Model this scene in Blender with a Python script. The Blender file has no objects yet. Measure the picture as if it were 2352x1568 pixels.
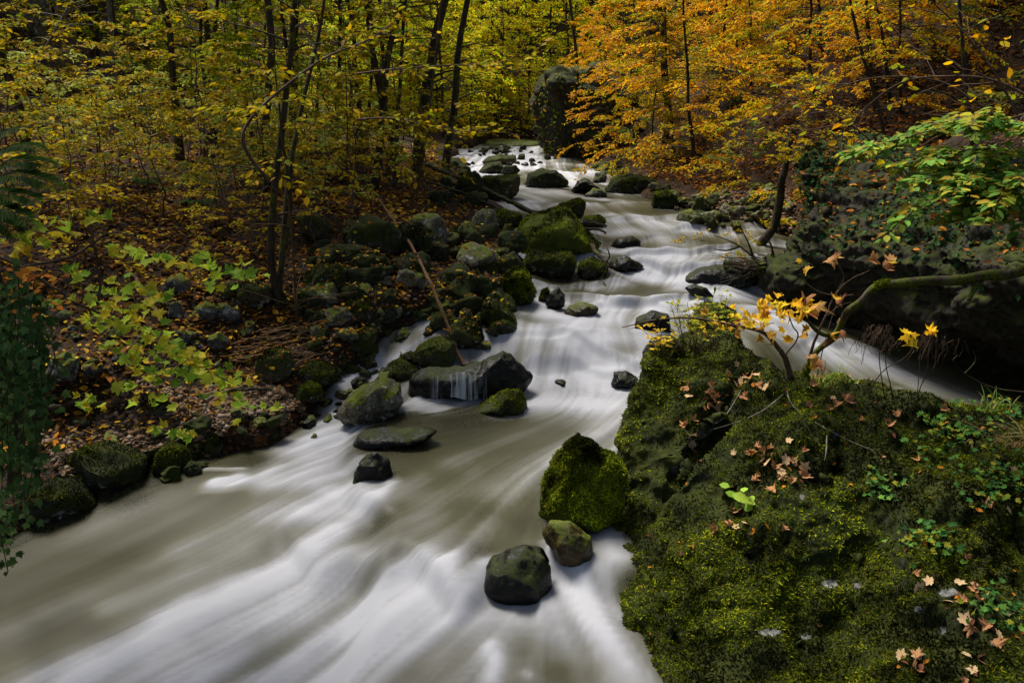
import bpy, math, random
import numpy as np
from mathutils import Vector
R = math.radians
rng = np.random.default_rng(7)
random.seed(7)
sc = bpy.context.scene
C = sc.collection

# ------------------------------------------------------------------ camera, sky, sun, exposure
CAM_Z, PITCH, LENS = 4.0, R(17.4), 28.0
F = 2352 * LENS / 36.0
cam_data = bpy.data.cameras.new("camera"); cam = bpy.data.objects.new("camera", cam_data); C.objects.link(cam)
cam.location = (0, 0, CAM_Z); cam.rotation_euler = (math.pi / 2 - PITCH, 0, 0)
cam_data.lens = LENS; cam_data.sensor_width = 36; cam_data.clip_start = 0.05; cam_data.clip_end = 600
sc.camera = cam
SUN_EL, SUN_AZ = R(60), R(-38)            # from upstream, over the left bank
world = bpy.data.worlds.new("World"); sc.world = world; world.use_nodes = True
nt = world.node_tree
sky = nt.nodes.new('ShaderNodeTexSky'); sky.sky_type = 'NISHITA'; sky.sun_disc = False
sky.sun_elevation = SUN_EL; sky.sun_rotation = SUN_AZ
sky.air_density = 1.0; sky.dust_density = 4.0
nt.links.new(sky.outputs[0], nt.nodes['Background'].inputs[0]); nt.nodes['Background'].inputs[1].default_value = 0.075
sun_data = bpy.data.lights.new("sun", 'SUN'); sun = bpy.data.objects.new("sun", sun_data); C.objects.link(sun)
sun_data.energy = 4.2; sun_data.angle = R(22); sun_data.color = (1.0, 0.95, 0.88)
sun.rotation_euler = (-(math.pi / 2 - SUN_EL), 0, -SUN_AZ)
sc.view_settings.view_transform = 'Standard'; sc.view_settings.look = 'None'
sc.view_settings.gamma = 1; sc.view_settings.exposure = 0.85
sc.cycles.max_bounces = 8; sc.cycles.diffuse_bounces = 5; sc.cycles.glossy_bounces = 2
sc.cycles.transmission_bounces = 4; sc.cycles.transparent_max_bounces = 8
sc.cycles.use_denoising = True
sc.cycles.caustics_reflective = False; sc.cycles.caustics_refractive = False

# ------------------------------------------------------------------ numpy helpers
def hash3(ix, iy, iz, seed=0):
    h = (ix.astype(np.int64) * 374761393 + iy.astype(np.int64) * 668265263 + iz.astype(np.int64) * 2147483647 + seed * 974711) & 0xFFFFFFFF
    h = ((h ^ (h >> 13)) * 1274126177) & 0xFFFFFFFF
    h = ((h ^ (h >> 16)) * 2246822519) & 0xFFFFFFFF
    return ((h ^ (h >> 15)) & 0xFFFFFF) / float(0xFFFFFF)
def vnoise(p, seed=0):
    i = np.floor(p).astype(np.int64); f = p - i; f = f * f * (3 - 2 * f)
    out = 0
    for dx in (0, 1):
        for dy in (0, 1):
            for dz in (0, 1):
                w = (f[:, 0] if dx else 1 - f[:, 0]) * (f[:, 1] if dy else 1 - f[:, 1]) * (f[:, 2] if dz else 1 - f[:, 2])
                out = out + w * hash3(i[:, 0] + dx, i[:, 1] + dy, i[:, 2] + dz, seed)
    return out * 2 - 1
def fbm(p, scale=1.0, octv=4, seed=0, gain=0.5):
    a, s, out = 1.0, scale, 0
    for k in range(octv):
        out = out + a * vnoise(p * s + 17.3 * k, seed + k); a *= gain; s *= 2.03
    return out
def fbm2(x, y, scale, octv=4, seed=0):
    return fbm(np.stack([x, y, np.zeros_like(x) + 0.37], 1), scale, octv, seed)
def terr(p, scale, seed, k=3.0):
    t = fbm(p, scale, 4, seed) * k; f = t - np.floor(t); return (np.floor(t) + sstep(.3, .7, f)) / k
def sstep(a, b, x):
    t = np.clip((x - a) / (b - a), 0, 1); return t * t * (3 - 2 * t)

def make_mesh(name, V, faces, mat=None, smooth=False, col=None, attrs=None):
    """V (N,3); faces: list of integer arrays (M,k)"""
    me = bpy.data.meshes.new(name)
    V = np.asarray(V, dtype=np.float32)
    faces = [np.asarray(f, dtype=np.int32) for f in faces if len(f)]
    me.vertices.add(len(V)); me.vertices.foreach_set('co', V.ravel())
    nl = sum(f.size for f in faces); npoly = sum(len(f) for f in faces)
    me.loops.add(nl); me.loops.foreach_set('vertex_index', np.concatenate([f.ravel() for f in faces]))
    me.polygons.add(npoly)
    tot = np.concatenate([np.full(len(f), f.shape[1], dtype=np.int32) for f in faces])
    st = np.concatenate([[0], np.cumsum(tot)[:-1]]).astype(np.int32)
    me.polygons.foreach_set('loop_start', st)
    try: me.polygons.foreach_set('loop_total', tot)
    except Exception: pass
    if smooth: me.polygons.foreach_set('use_smooth', np.ones(npoly, dtype=bool))
    me.update(calc_edges=True)
    if col is not None:
        a = me.color_attributes.new('tint', 'FLOAT_COLOR', 'POINT')
        cc = np.ones((len(V), 4), dtype=np.float32); cc[:, :3] = col
        a.data.foreach_set('color', cc.ravel())
    for k, v in (attrs or {}).items():
        a = me.attributes.new(k, 'FLOAT', 'POINT'); a.data.foreach_set('value', np.asarray(v, dtype=np.float32))
    if mat: me.materials.append(mat)
    return me
def link(name, me, parent=None, loc=None):
    o = bpy.data.objects.new(name, me); C.objects.link(o)
    if parent: o.parent = parent
    if loc is not None: o.location = loc
    return o
def tag(o, label=None, cat=None, group=None, kind=None):
    if label: o['label'] = label
    if cat: o['category'] = cat
    if group: o['group'] = group
    if kind: o['kind'] = kind
    return o
def empty(name, loc, label, cat, group=None, rz=0):
    o = bpy.data.objects.new(name, None); C.objects.link(o); o.empty_display_size = .1
    o.location = loc; o.rotation_euler = (0, 0, rz)
    return tag(o, label, cat, group)

# ------------------------------------------------------------------ image to world
SP, CP = math.sin(PITCH), math.cos(PITCH)
def ray(px, py):
    u, v = (px - 1176) / F, (784 - py) / F
    return np.array([u, CP + v * SP, -SP + v * CP])
def at(px, py, Y):
    d = ray(px, py); t = Y / d[1]
    return np.array([0, 0, CAM_Z]) + d * t
def pxm(Y): return Y / F          # metres per photo pixel at a depth, roughly

# ------------------------------------------------------------------ the lie of the land
XLy = [-20, 0, 5, 6.2, 7.2, 7.84, 8.1, 8.4, 9.05, 9.6, 10.5, 11.0, 11.4, 12.9, 14.1, 16.9, 19.4, 27.8, 32.3, 36, 40, 46, 60]
XLx = [-9, -6, -5, -4.57, -4.13, -3.49, -2.75, -2.6, -2.2, -2.05, -1.4, -.6, 0, .4, .2, 0, -.8, -2.0, -2.0, -1.2, 1, 6, 22]
XRy = [-20, 0, 8, 9.3, 9.9, 11.8, 12.4, 13, 15, 17.5, 20.7, 24.7, 28.9, 34.5, 38, 46, 60]
XRx = [12, 10, 8.0, 7.2, 6.8, 6.2, 5.2, 5.0, 5.4, 3.7, 2.8, 3.1, 2.5, 2.2, 5, 13, 30]
WBy = [-20, 3, 6, 8, 9.3, 9.75, 10.1, 10.35, 10.9, 12.0, 12.5, 13.0, 13.9, 15, 16.2, 17.2, 20, 25, 34, 40, 60]
WBz = [0, .18, .27, .35, .42, .52, .72, .84, .93, .98, 1.04, 1.16, 1.22, 1.3, 1.44, 1.49, 1.53, 1.6, 1.76, 1.8, 2.0]
def XL(y): return np.interp(y, XLy, XLx)
def XR(y): return np.interp(y, XRy, XRx)
def poly_sd(x, y, P):
    """signed distance to a polyline; positive on the right-hand side of its direction"""
    best = np.full(x.shape, 1e9); sgn = np.ones(x.shape)
    for (ax, ay), (bx, by) in zip(P[:-1], P[1:]):
        dx, dy = bx - ax, by - ay; L2 = dx * dx + dy * dy
        t = np.clip(((x - ax) * dx + (y - ay) * dy) / L2, 0, 1)
        d = np.hypot(x - ax - t * dx, y - ay - t * dy)
        s = np.sign((y - ay) * dx - (x - ax) * dy)
        m = d < best; best = np.where(m, d, best); sgn = np.where(m, -s, sgn)
    return best * sgn
def flat_pt(px, py, h):
    d = ray(px, py); t = (h - CAM_Z) / d[2]; return (d[0] * t, d[1] * t)
LIP6 = [flat_pt(*p) for p in ((300, 1120, .2), (560, 1200, .2), (740, 1245, .2), (860, 1275, .2), (1000, 1312, .2), (1060, 1330, .2), (1120, 1300, .2), (1290, 1290, .2), (1420, 1300, .2), (1600, 1300, .2))]
LIP5 = [flat_pt(*p) for p in ((1400, 1250, .3), (1000, 1200, .3), (880, 1165, .3), (835, 1120, .3), (815, 1040, .3), (815, 985, .35), (860, 950, .4), (925, 925, .4), (990, 900, .4), (1200, 880, .4))]
LIP5B = [flat_pt(*p) for p in ((660, 900, .5), (760, 905, .5), (860, 870, .6), (930, 830, .6), (1000, 848, .6), (1110, 848, .6), (1210, 800, .7))]
LEDGES = [(9.55, .05), (10.15, .06), (10.7, .05), (11.15, .05), (11.75, .07), (12.45, .08), (13.2, .09), (14.0, .08), (14.9, .09), (15.8, .08), (16.7, .05), (18.6, .04), (20.6, .04), (22.6, .04), (25, .05), (27.5, .05), (30, .06), (32.5, .06)]
def ledge_warp(x, k): return .28 * np.sin(x * 1.3 + k * 2.1) + .12 * np.sin(x * 3.7 + k * 4.3) + .05 * np.sin(x * 9.1 + k)
def ledge_mask(x, k): return sstep(-.9, .3, np.sin(x * 1.1 + k * 1.7) + .5 * np.sin(x * 2.9 + k * 3.1)) * sstep(6.0, 4.6, x)
def W(x, y):
    x = np.asarray(x, float); y = np.asarray(y, float)
    yy = y + .22 * np.sin(x * 1.9 + .7) * sstep(9.2, 10.2, y) + .12 * np.sin(x * 4.3) * sstep(9, 10, y) * sstep(30, 14, y)
    z = np.interp(yy, WBy, WBz)
    d5 = poly_sd(x, y, LIP5); m5 = sstep(-1.0, -1.35, x) * sstep(9.4, 8.9, y)
    z = z - .13 * sstep(-.05, .22, -d5 + .06 * np.sin(y * 7)) * m5
    d6 = poly_sd(x, y, LIP6)
    z = z - .17 * sstep(-.08, .32, d6 + .12 * np.sin(x * 5.1) + .07 * np.sin(x * 11.3 + y * 3)) * sstep(8.8, 8.2, y) * sstep(-2.9, -1.3, x) - .10 * sstep(7.6, 6.2, y) * sstep(-1.3, -2.9, x)
    for k_, (yk, h_) in enumerate(LEDGES):
        d = yk + ledge_warp(x, k_) - y
        z = z + (1.5 if 10.5 < yk < 17 else 1) * h_ * np.exp(-np.clip(-d, 0, 9) / .5) * (1 - sstep(-.04, .13, d)) * ledge_mask(x, k_)
    z = z - .32 * sstep(3.1, 5.0, x) * sstep(14, 12.0, y) * sstep(.2, .9, z)
    return z
def T(x, y):
    """ground height"""
    x = np.asarray(x, float); y = np.asarray(y, float)
    wig = .25 * np.sin(y * 1.7) + .15 * np.sin(y * 3.9 + 1)
    dl = XL(y) + wig * .5 - x; dr = x - XR(y) + wig * .4
    w = np.interp(y, WBy, WBz)
    n1 = fbm2(x, y, .35, 4, 3); n2 = fbm2(x, y, 1.7, 3, 9)
    bed = -.75 + .05 * n2
    left = .05 + .28 * sstep(0, .5, dl) + .10 * np.clip(dl, 0, 11) + .47 * np.clip(dl - 11, 0, 24) + .12 * np.clip(dl - 35, 0, 60) + .18 * np.clip(8 - y, 0, 6) * sstep(.2, 2.5, dl)
    left = left + .22 * sstep(1.2, 2.2, dl) * sstep(16, 11, y) - .26 * sstep(0, .4, dl) * sstep(2.4, .5, dl) * sstep(9.6, 8.6, y)
    cl = sstep(14.6, 12.6, y)
    right_a = .03 + .25 * sstep(0, 1.2, dr) + .16 * np.clip(dr, 0, 1.6) + .62 * np.clip(dr - 1.6, 0, 24) + .15 * np.clip(dr - 25, 0, 50)
    right_b = .1 + 2.0 * sstep(.9, 1.8, dr) + .42 * np.clip(dr - 1.4, 0, 24) + .1 * np.clip(dr - 25, 0, 50)
    right = right_a * (1 - cl) + right_b * cl
    rise = 12 * sstep(44, 66, y) + .1 * np.clip(y - 66, 0, 60)
    z = np.where(dl > 0, bed + (left - bed) * sstep(0, .22, dl), np.where(dr > 0, bed + (right - bed) * sstep(0, .3, dr), bed))
    amp = sstep(.3, 3, np.maximum(dl, dr))
    return w + z + rise + n1 * (.05 + .28 * amp) + n2 * .05 * np.clip(amp + .3, 0, 1)
def surf(x, y): return max(float(T(np.array([x]), np.array([y]))[0]), float(W(np.array([x]), np.array([y]))[0]) if XL(y) - .5 < x < XR(y) + .5 else -9)
def hit(px, py, fn=None, y0=3.0, y1=90):
    """first point where the ray meets ground or water"""
    d = ray(px, py); ys = np.concatenate([np.arange(y0, 20, .03), np.arange(20, y1, .12)]); t = ys / d[1]
    x = d[0] * t; z = CAM_Z + d[2] * t
    g = T(x, ys); w = W(x, ys); inside = (x > XL(ys) - .5) & (x < XR(ys) + .5)
    s = np.maximum(g, np.where(inside, w, -9)) if fn is None else fn(x, ys)
    k = np.argmax(z <= s)
    if not (z <= s).any(): k = len(ys) - 1
    return np.array([x[k], ys[k], s[k]])

# ------------------------------------------------------------------ materials
def new_mat(name):
    m = bpy.data.materials.new(name); m.use_nodes = True
    n = m.node_tree.nodes; return m, m.node_tree, n['Principled BSDF']
def N(t, typ, **kw):
    n = t.nodes.new(typ)
    for k, v in kw.items():
        if k.startswith('i_'): n.inputs[k[2:].replace('_', ' ')].default_value = v
        else: setattr(n, k, v)
    return n
def ramp(t, fac, stops):
    r = N(t, 'ShaderNodeValToRGB'); e = r.color_ramp.elements
    while len(e) < len(stops): e.new(.5)
    for el, (p, c) in zip(e, stops): el.position = p; el.color = (*c, 1) if len(c) == 3 else c
    t.links.new(fac, r.inputs[0]); return r.outputs[0]
def mixc(t, fac, a, b):
    m = N(t, 'ShaderNodeMix', data_type='RGBA'); t.links.new(fac, m.inputs[0])
    for s, v in ((m.inputs[6], a), (m.inputs[7], b)):
        if isinstance(v, tuple): s.default_value = (*v, 1)
        else: t.links.new(v, s)
    return m.outputs[2]
def noise(t, scale, detail=6, rough=.6, coord=None):
    n = N(t, 'ShaderNodeTexNoise'); n.inputs['Scale'].default_value = scale; n.inputs['Detail'].default_value = detail; n.inputs['Roughness'].default_value = rough
    if coord: t.links.new(coord, n.inputs['Vector'])
    return n.outputs['Fac']
def maprange(t, v, a, b, c=0, d=1):
    m = N(t, 'ShaderNodeMapRange'); m.inputs[1].default_value = a; m.inputs[2].default_value = b; m.inputs[3].default_value = c; m.inputs[4].default_value = d
    t.links.new(v, m.inputs[0]); return m.outputs[0]
def math2(t, op, a, b):
    m = N(t, 'ShaderNodeMath', operation=op)
    for i, v in enumerate((a, b)):
        if isinstance(v, (int, float)): m.inputs[i].default_value = v
        else: t.links.new(v, m.inputs[i])
    return m.outputs[0]

MOSS_D, MOSS_L, MOSS_Y = (.022, .030, .004), (.075, .098, .008), (.155, .165, .010)
def rock_mat(name, stone, moss=0.5, rough=.75, wet=False, lichen=0.0, bare=False, moss_cols=(MOSS_D, MOSS_L, MOSS_Y)):
    """moss: 0 none .. 1 everywhere; it grows on what faces up"""
    m, t, b = new_mat(name)
    tc = N(t, 'ShaderNodeTexCoord').outputs['Object']
    geo = N(t, 'ShaderNodeNewGeometry'); info = N(t, 'ShaderNodeObjectInfo')
    off = N(t, 'ShaderNodeVectorMath', operation='ADD'); t.links.new(geo.outputs['Position'], off.inputs[0]); co = off.outputs[0]
    n1 = noise(t, 3.0, 8, .65, co); n2 = noise(t, 14, 6, .7, co); n3 = noise(t, 55, 4, .7, co)
    stone = tuple(c * .72 for c in stone); moss_cols = [tuple(c * .78 for c in q) for q in moss_cols]
    dark = tuple(c * .28 for c in stone); light = tuple(min(1, c * 1.9) for c in stone)
    sc_ = ramp(t, math2(t, 'ADD', math2(t, 'MULTIPLY', n2, .65), math2(t, 'MULTIPLY', n3, .35)), [(.40, dark), (.5, stone), (.60, light)])
    we = N(t, 'ShaderNodeAttribute', attribute_name='wet').outputs['Fac']; hs = N(t, 'ShaderNodeHueSaturation'); hs.inputs['Saturation'].default_value = 1.2; t.links.new(maprange(t, we, 0, 1, 1, .38), hs.inputs['Value']); t.links.new(sc_, hs.inputs['Color']); sc_ = hs.outputs[0]
    if lichen:
        v = noise(t, 9, 5, .75, co); sc_ = mixc(t, maprange(t, v, .62 - .15 * lichen, .66 - .12 * lichen), sc_, (.30, .30, .27))
    mcol = ramp(t, math2(t, 'ADD', math2(t, 'MULTIPLY', n1, .55), math2(t, 'MULTIPLY', n3, .45)), [(.34, moss_cols[0]), (.5, moss_cols[1]), (.66, moss_cols[2])])
    sep = N(t, 'ShaderNodeSeparateXYZ'); t.links.new(geo.outputs['Normal'], sep.inputs[0])
    up = math2(t, 'MULTIPLY', sep.outputs[2], .55)
    val = math2(t, 'ADD', up, math2(t, 'MULTIPLY', math2(t, 'SUBTRACT', n1, .5), 1.6))
    val = math2(t, 'ADD', val, math2(t, 'MULTIPLY', math2(t, 'SUBTRACT', n2, .5), 1.9))
    thr = .75 - 1.25 * moss
    mask = maprange(t, val, thr - .12, thr + .16)
    if bare:
        at_ = N(t, 'ShaderNodeAttribute', attribute_name='bare').outputs['Fac']; mask = math2(t, 'MULTIPLY', mask, math2(t, 'SUBTRACT', 1, maprange(t, math2(t, 'ADD', at_, math2(t, 'MULTIPLY', math2(t, 'SUBTRACT', n2, .5), 1.6)), .45, .6)))
    if moss <= 0: b.inputs['Base Color'].default_value = (*stone, 1); t.links.new(sc_, b.inputs['Base Color'])
    else: t.links.new(mixc(t, mask, sc_, mcol), b.inputs['Base Color'])
    if wet: t.links.new(maprange(t, mask, 0, 1, .27, .8), b.inputs['Roughness'])
    else: t.links.new(math2(t, 'SUBTRACT', maprange(t, mask, 0, 1, rough, .95), math2(t, 'MULTIPLY', we, .4)), b.inputs['Roughness'])
    b.inputs['Specular IOR Level'].default_value = .22 if wet else .18
    bp = N(t, 'ShaderNodeBump'); bp.inputs['Strength'].default_value = .55; bp.inputs['Distance'].default_value = .02
    t.links.new(math2(t, 'ADD', n2, math2(t, 'MULTIPLY', n3, .6)), bp.inputs['Height']); t.links.new(bp.outputs[0], b.inputs['Normal'])
    return m
M = {}
M['mossy'] = rock_mat('moss_covered_stone', (.085, .08, .06), .68, lichen=.25, moss_cols=((.006, .008, .002), (.020, .027, .004), (.06, .072, .007)))
M['half'] = rock_mat('half_mossy_stone', (.075, .066, .040), .58, lichen=.22, moss_cols=((.010, .014, .003), (.035, .045, .006), (.085, .095, .009)))
M['pale'] = rock_mat('pale_limestone', (.14, .125, .088), .34, lichen=.4)
M['grey'] = rock_mat('grey_limestone', (.085, .084, .078), .36, lichen=.5)
M['brown'] = rock_mat('brown_wet_stone', (.07, .050, .024), .34, wet=True)
M['wet'] = rock_mat('black_wet_stone', (.006, .0055, .004), .28, wet=True, moss_cols=((.006, .009, .002), (.02, .028, .004), (.05, .06, .008)))
M['cliff'] = rock_mat('dark_cliff_rock', (.030, .026, .018), .38, lichen=.0, moss_cols=((.012, .016, .004), (.03, .04, .006), (.06, .07, .008)))
M['moss'] = rock_mat('thick_moss', (.05, .045, .03), .95)

# ground: dark soil with a pattern of fallen leaves
m, t, b = new_mat('leaf_litter_soil')
co = N(t, 'ShaderNodeNewGeometry').outputs['Position']
vo = N(t, 'ShaderNodeTexVoronoi'); vo.inputs['Scale'].default_value = 24; t.links.new(co, vo.inputs['Vector'])
sx = N(t, 'ShaderNodeSeparateColor'); t.links.new(vo.outputs['Color'], sx.inputs[0])
lc = ramp(t, sx.outputs[0], [(0, (.006, .0045, .003)), (.5, (.017, .009, .004)), (.75, (.04, .017, .005)), (1, (.08, .034, .007))])
soil = ramp(t, noise(t, 2.2, 8, .65, co), [(.35, (.008, .006, .004)), (.65, (.035, .022, .010))])
t.links.new(mixc(t, maprange(t, noise(t, .9, 6, .6, co), .38, .52), soil, lc), b.inputs['Base Color'])
b.inputs['Roughness'].default_value = .9; b.inputs['Specular IOR Level'].default_value = .15
bp = N(t, 'ShaderNodeBump'); bp.inputs['Strength'].default_value = .8; bp.inputs['Distance'].default_value = .03
t.links.new(vo.outputs['Distance'], bp.inputs['Height']); t.links.new(bp.outputs[0], b.inputs['Normal'])
M['soil'] = m

# leaves: tint attribute, translucent
def leaf_mat(name, transl=.4, rough=.55):
    m, t, b = new_mat(name)
    a = N(t, 'ShaderNodeAttribute', attribute_name='tint')
    b.inputs['Roughness'].default_value = rough; b.inputs['Specular IOR Level'].default_value = .04
    t.links.new(a.outputs['Color'], b.inputs['Base Color'])
    tr = N(t, 'ShaderNodeBsdfTranslucent'); t.links.new(a.outputs['Color'], tr.inputs[0])
    mx = N(t, 'ShaderNodeMixShader'); mx.inputs[0].default_value = transl
    t.links.new(b.outputs[0], mx.inputs[1]); t.links.new(tr.outputs[0], mx.inputs[2])
    t.links.new(mx.outputs[0], t.nodes['Material Output'].inputs[0]); return m
M['leaf'] = leaf_mat('living_leaf', .45)
M['litter'] = leaf_mat('fallen_leaf', .15, .7)
M['mossblade'] = leaf_mat('moss_frond', .3, .8)
def bark_mat(name, a, bcol, c, scale=9, moss=0):
    m, t, b = new_mat(name)
    co = N(t, 'ShaderNodeNewGeometry').outputs['Position']
    mp = N(t, 'ShaderNodeMapping'); mp.inputs['Scale'].default_value = (1, 1, .25); t.links.new(co, mp.inputs[0])
    n1 = noise(t, scale * 2, 8, .7, mp.outputs[0]); n2 = noise(t, scale * .6, 4, .6, co)
    colr = ramp(t, n1, [(.3, a), (.5, bcol), (.72, c)])
    if moss: colr = mixc(t, maprange(t, n2, .62 - .3 * moss, .70 - .3 * moss), colr, ramp(t, noise(t, 60, 3, .6, co), [(.35, (.02, .03, .004)), (.65, (.11, .125, .01))]))
    t.links.new(colr, b.inputs['Base Color']); b.inputs['Roughness'].default_value = .85; b.inputs['Specular IOR Level'].default_value = .2
    bp = N(t, 'ShaderNodeBump'); bp.inputs['Strength'].default_value = .6; bp.inputs['Distance'].default_value = .015
    t.links.new(n1, bp.inputs['Height']); t.links.new(bp.outputs[0], b.inputs['Normal']); return m
M['bark'] = bark_mat('dark_bark', (.012, .009, .005), (.036, .026, .014), (.085, .065, .038), moss=.25)
M['barkbrown'] = bark_mat('brown_bark', (.03, .018, .009), (.08, .045, .020), (.13, .08, .04), moss=.1)
M['barklichen'] = bark_mat('lichen_bark', (.04, .035, .025), (.10, .085, .06), (.32, .31, .27), scale=6)
M['barkmoss'] = bark_mat('mossy_bark', (.015, .010, .006), (.05, .04, .02), (.12, .10, .07), moss=.75)
M['deadwood'] = bark_mat('dead_wood', (.04, .022, .010), (.12, .065, .028), (.22, .13, .06), moss=.12)
M['twig'] = bark_mat('twig_bark', (.03, .018, .010), (.08, .05, .03), (.16, .11, .07))

# ------------------------------------------------------------------ ground sheet
def grid_faces(nr, nc):
    i = np.arange(nr - 1)[:, None] * nc + np.arange(nc - 1)[None, :]
    i = i.ravel(); return np.stack([i, i + 1, i + nc + 1, i + nc], 1)
gy = np.concatenate([np.arange(-6, 3, .5), np.arange(3, 16, .07), np.arange(16, 36, .16), np.arange(36, 72, .6), np.arange(72, 150, 4)])
s = np.linspace(-1, 1, 381); gx = np.sign(s) * (np.abs(s) * 12 + np.abs(s) ** 4 * 70)
GX, GY = np.meshgrid(gx, gy)
V = np.stack([GX.ravel(), GY.ravel(), T(GX.ravel(), GY.ravel())], 1)
o = link('ground', make_mesh('ground', V, [grid_faces(len(gy), len(gx))], M['soil'], True)); tag(o, kind='structure')

# ------------------------------------------------------------------ stream water
FLOW = [((1200, 345), (1180, 362)), ((1180, 380), (1170, 410)), ((1250, 440), (1330, 458)), ((1400, 470), (1440, 490)), ((1480, 520), (1540, 560)), ((1560, 580), (1570, 620)), ((1600, 600), (1560, 650)),
 ((1560, 645), (1500, 690)), ((1490, 700), (1420, 770)), ((1330, 790), (1300, 860)), ((1420, 800), (1440, 860)), ((1330, 900), (1320, 960)), ((1420, 940), (1340, 1010)), ((1250, 1050), (1080, 1140)), ((1050, 1130), (920, 1220)),
 ((1150, 1180), (1040, 1300)), ((960, 990), (850, 1000)), ((800, 1050), (720, 1090)), ((700, 1200), (540, 1300)), ((400, 1400), (180, 1500)), ((800, 1380), (580, 1530)), ((1050, 1420), (880, 1560)), ((1300, 1350), (1350, 1450)),
 ((1380, 1420), (1480, 1550)), ((200, 1330), (40, 1400)), ((1280, 1260), (1310, 1340)), ((1750, 740), (1900, 830)), ((2000, 850), (2200, 930)), ((1700, 650), (1740, 720)), ((900, 850), (840, 900)), ((1050, 850), (1040, 910)),
 ((840, 850), (770, 900)), ((1250, 660), (1240, 710)), ((1000, 800), (1050, 840)), ((600, 1120), (480, 1180)), ((880, 1250), (760, 1330)), ((1180, 960), (1000, 1000))]
fp, fd = [], []
for a, b_ in FLOW:
    A, B = hit(*a, fn=W), hit(*b_, fn=W); d = (B - A)[:2]; fp.append(A[:2]); fd.append(d / (np.linalg.norm(d) + 1e-6))
fp, fd = np.array(fp), np.array(fd)
RX0, RY0, RS = -9.0, 2.0, .1
rx = np.arange(RX0, 24, RS); ry = np.arange(RY0, 60, RS); QX, QY = np.meshgrid(rx, ry)
num = np.zeros(QX.shape + (2,)); den = np.zeros(QX.shape)
for p, d in zip(fp, fd):
    w_ = 1 / (((QX - p[0]) ** 2 + (QY - p[1]) ** 2) + .04) ** 1.5
    num += w_[..., None] * d; den += w_
FV = num / den[..., None]; FV /= np.linalg.norm(FV, axis=2, keepdims=True) + 1e-6
def flow(x, y):
    i = np.clip(((y - RY0) / RS).astype(int), 0, FV.shape[0] - 1); j = np.clip(((x - RX0) / RS).astype(int), 0, FV.shape[1] - 1)
    return FV[i, j]
def noise_tex(step, seed):
    g = np.random.default_rng(seed); return g.random((2048, 2048)), step
def tex_look(tx, x, y):
    a, step = tx; u = x / step + 700; v = y / step + 300
    i = np.floor(v).astype(int); j = np.floor(u).astype(int); fu, fv = u - j, v - i
    i0, i1, j0, j1 = i % 2048, (i + 1) % 2048, j % 2048, (j + 1) % 2048
    return (a[i0, j0] * (1 - fu) + a[i0, j1] * fu) * (1 - fv) + (a[i1, j0] * (1 - fu) + a[i1, j1] * fu) * fv
def lic(x, y, step, seed, n, ds):
    tx = noise_tex(step, seed); acc = tex_look(tx, x, y); cnt = 1
    for sgn in (1, -1):
        px_, py_ = x.copy(), y.copy()
        for k in range(n):
            f = flow(px_, py_); px_ += sgn * ds * f[:, 0]; py_ += sgn * ds * f[:, 1]; acc += tex_look(tx, px_, py_); cnt += 1
    v = acc / cnt; return (v - v.mean()) / (v.std() + 1e-6)
wy = [3.0]
while wy[-1] < 50: wy.append(wy[-1] + (.03 if wy[-1] < 14.5 else .03 + .012 * (wy[-1] - 14.5)))
wy = np.array(wy); NCW = 380
us = np.linspace(0, 1, NCW)
WX = (XL(wy) - .7)[:, None] * (1 - us) + (XR(wy) + .7)[:, None] * us; WY = np.repeat(wy[:, None], NCW, 1)
wx, wyv = WX.ravel(), WY.ravel()
wz = W(wx, wyv)
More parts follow.
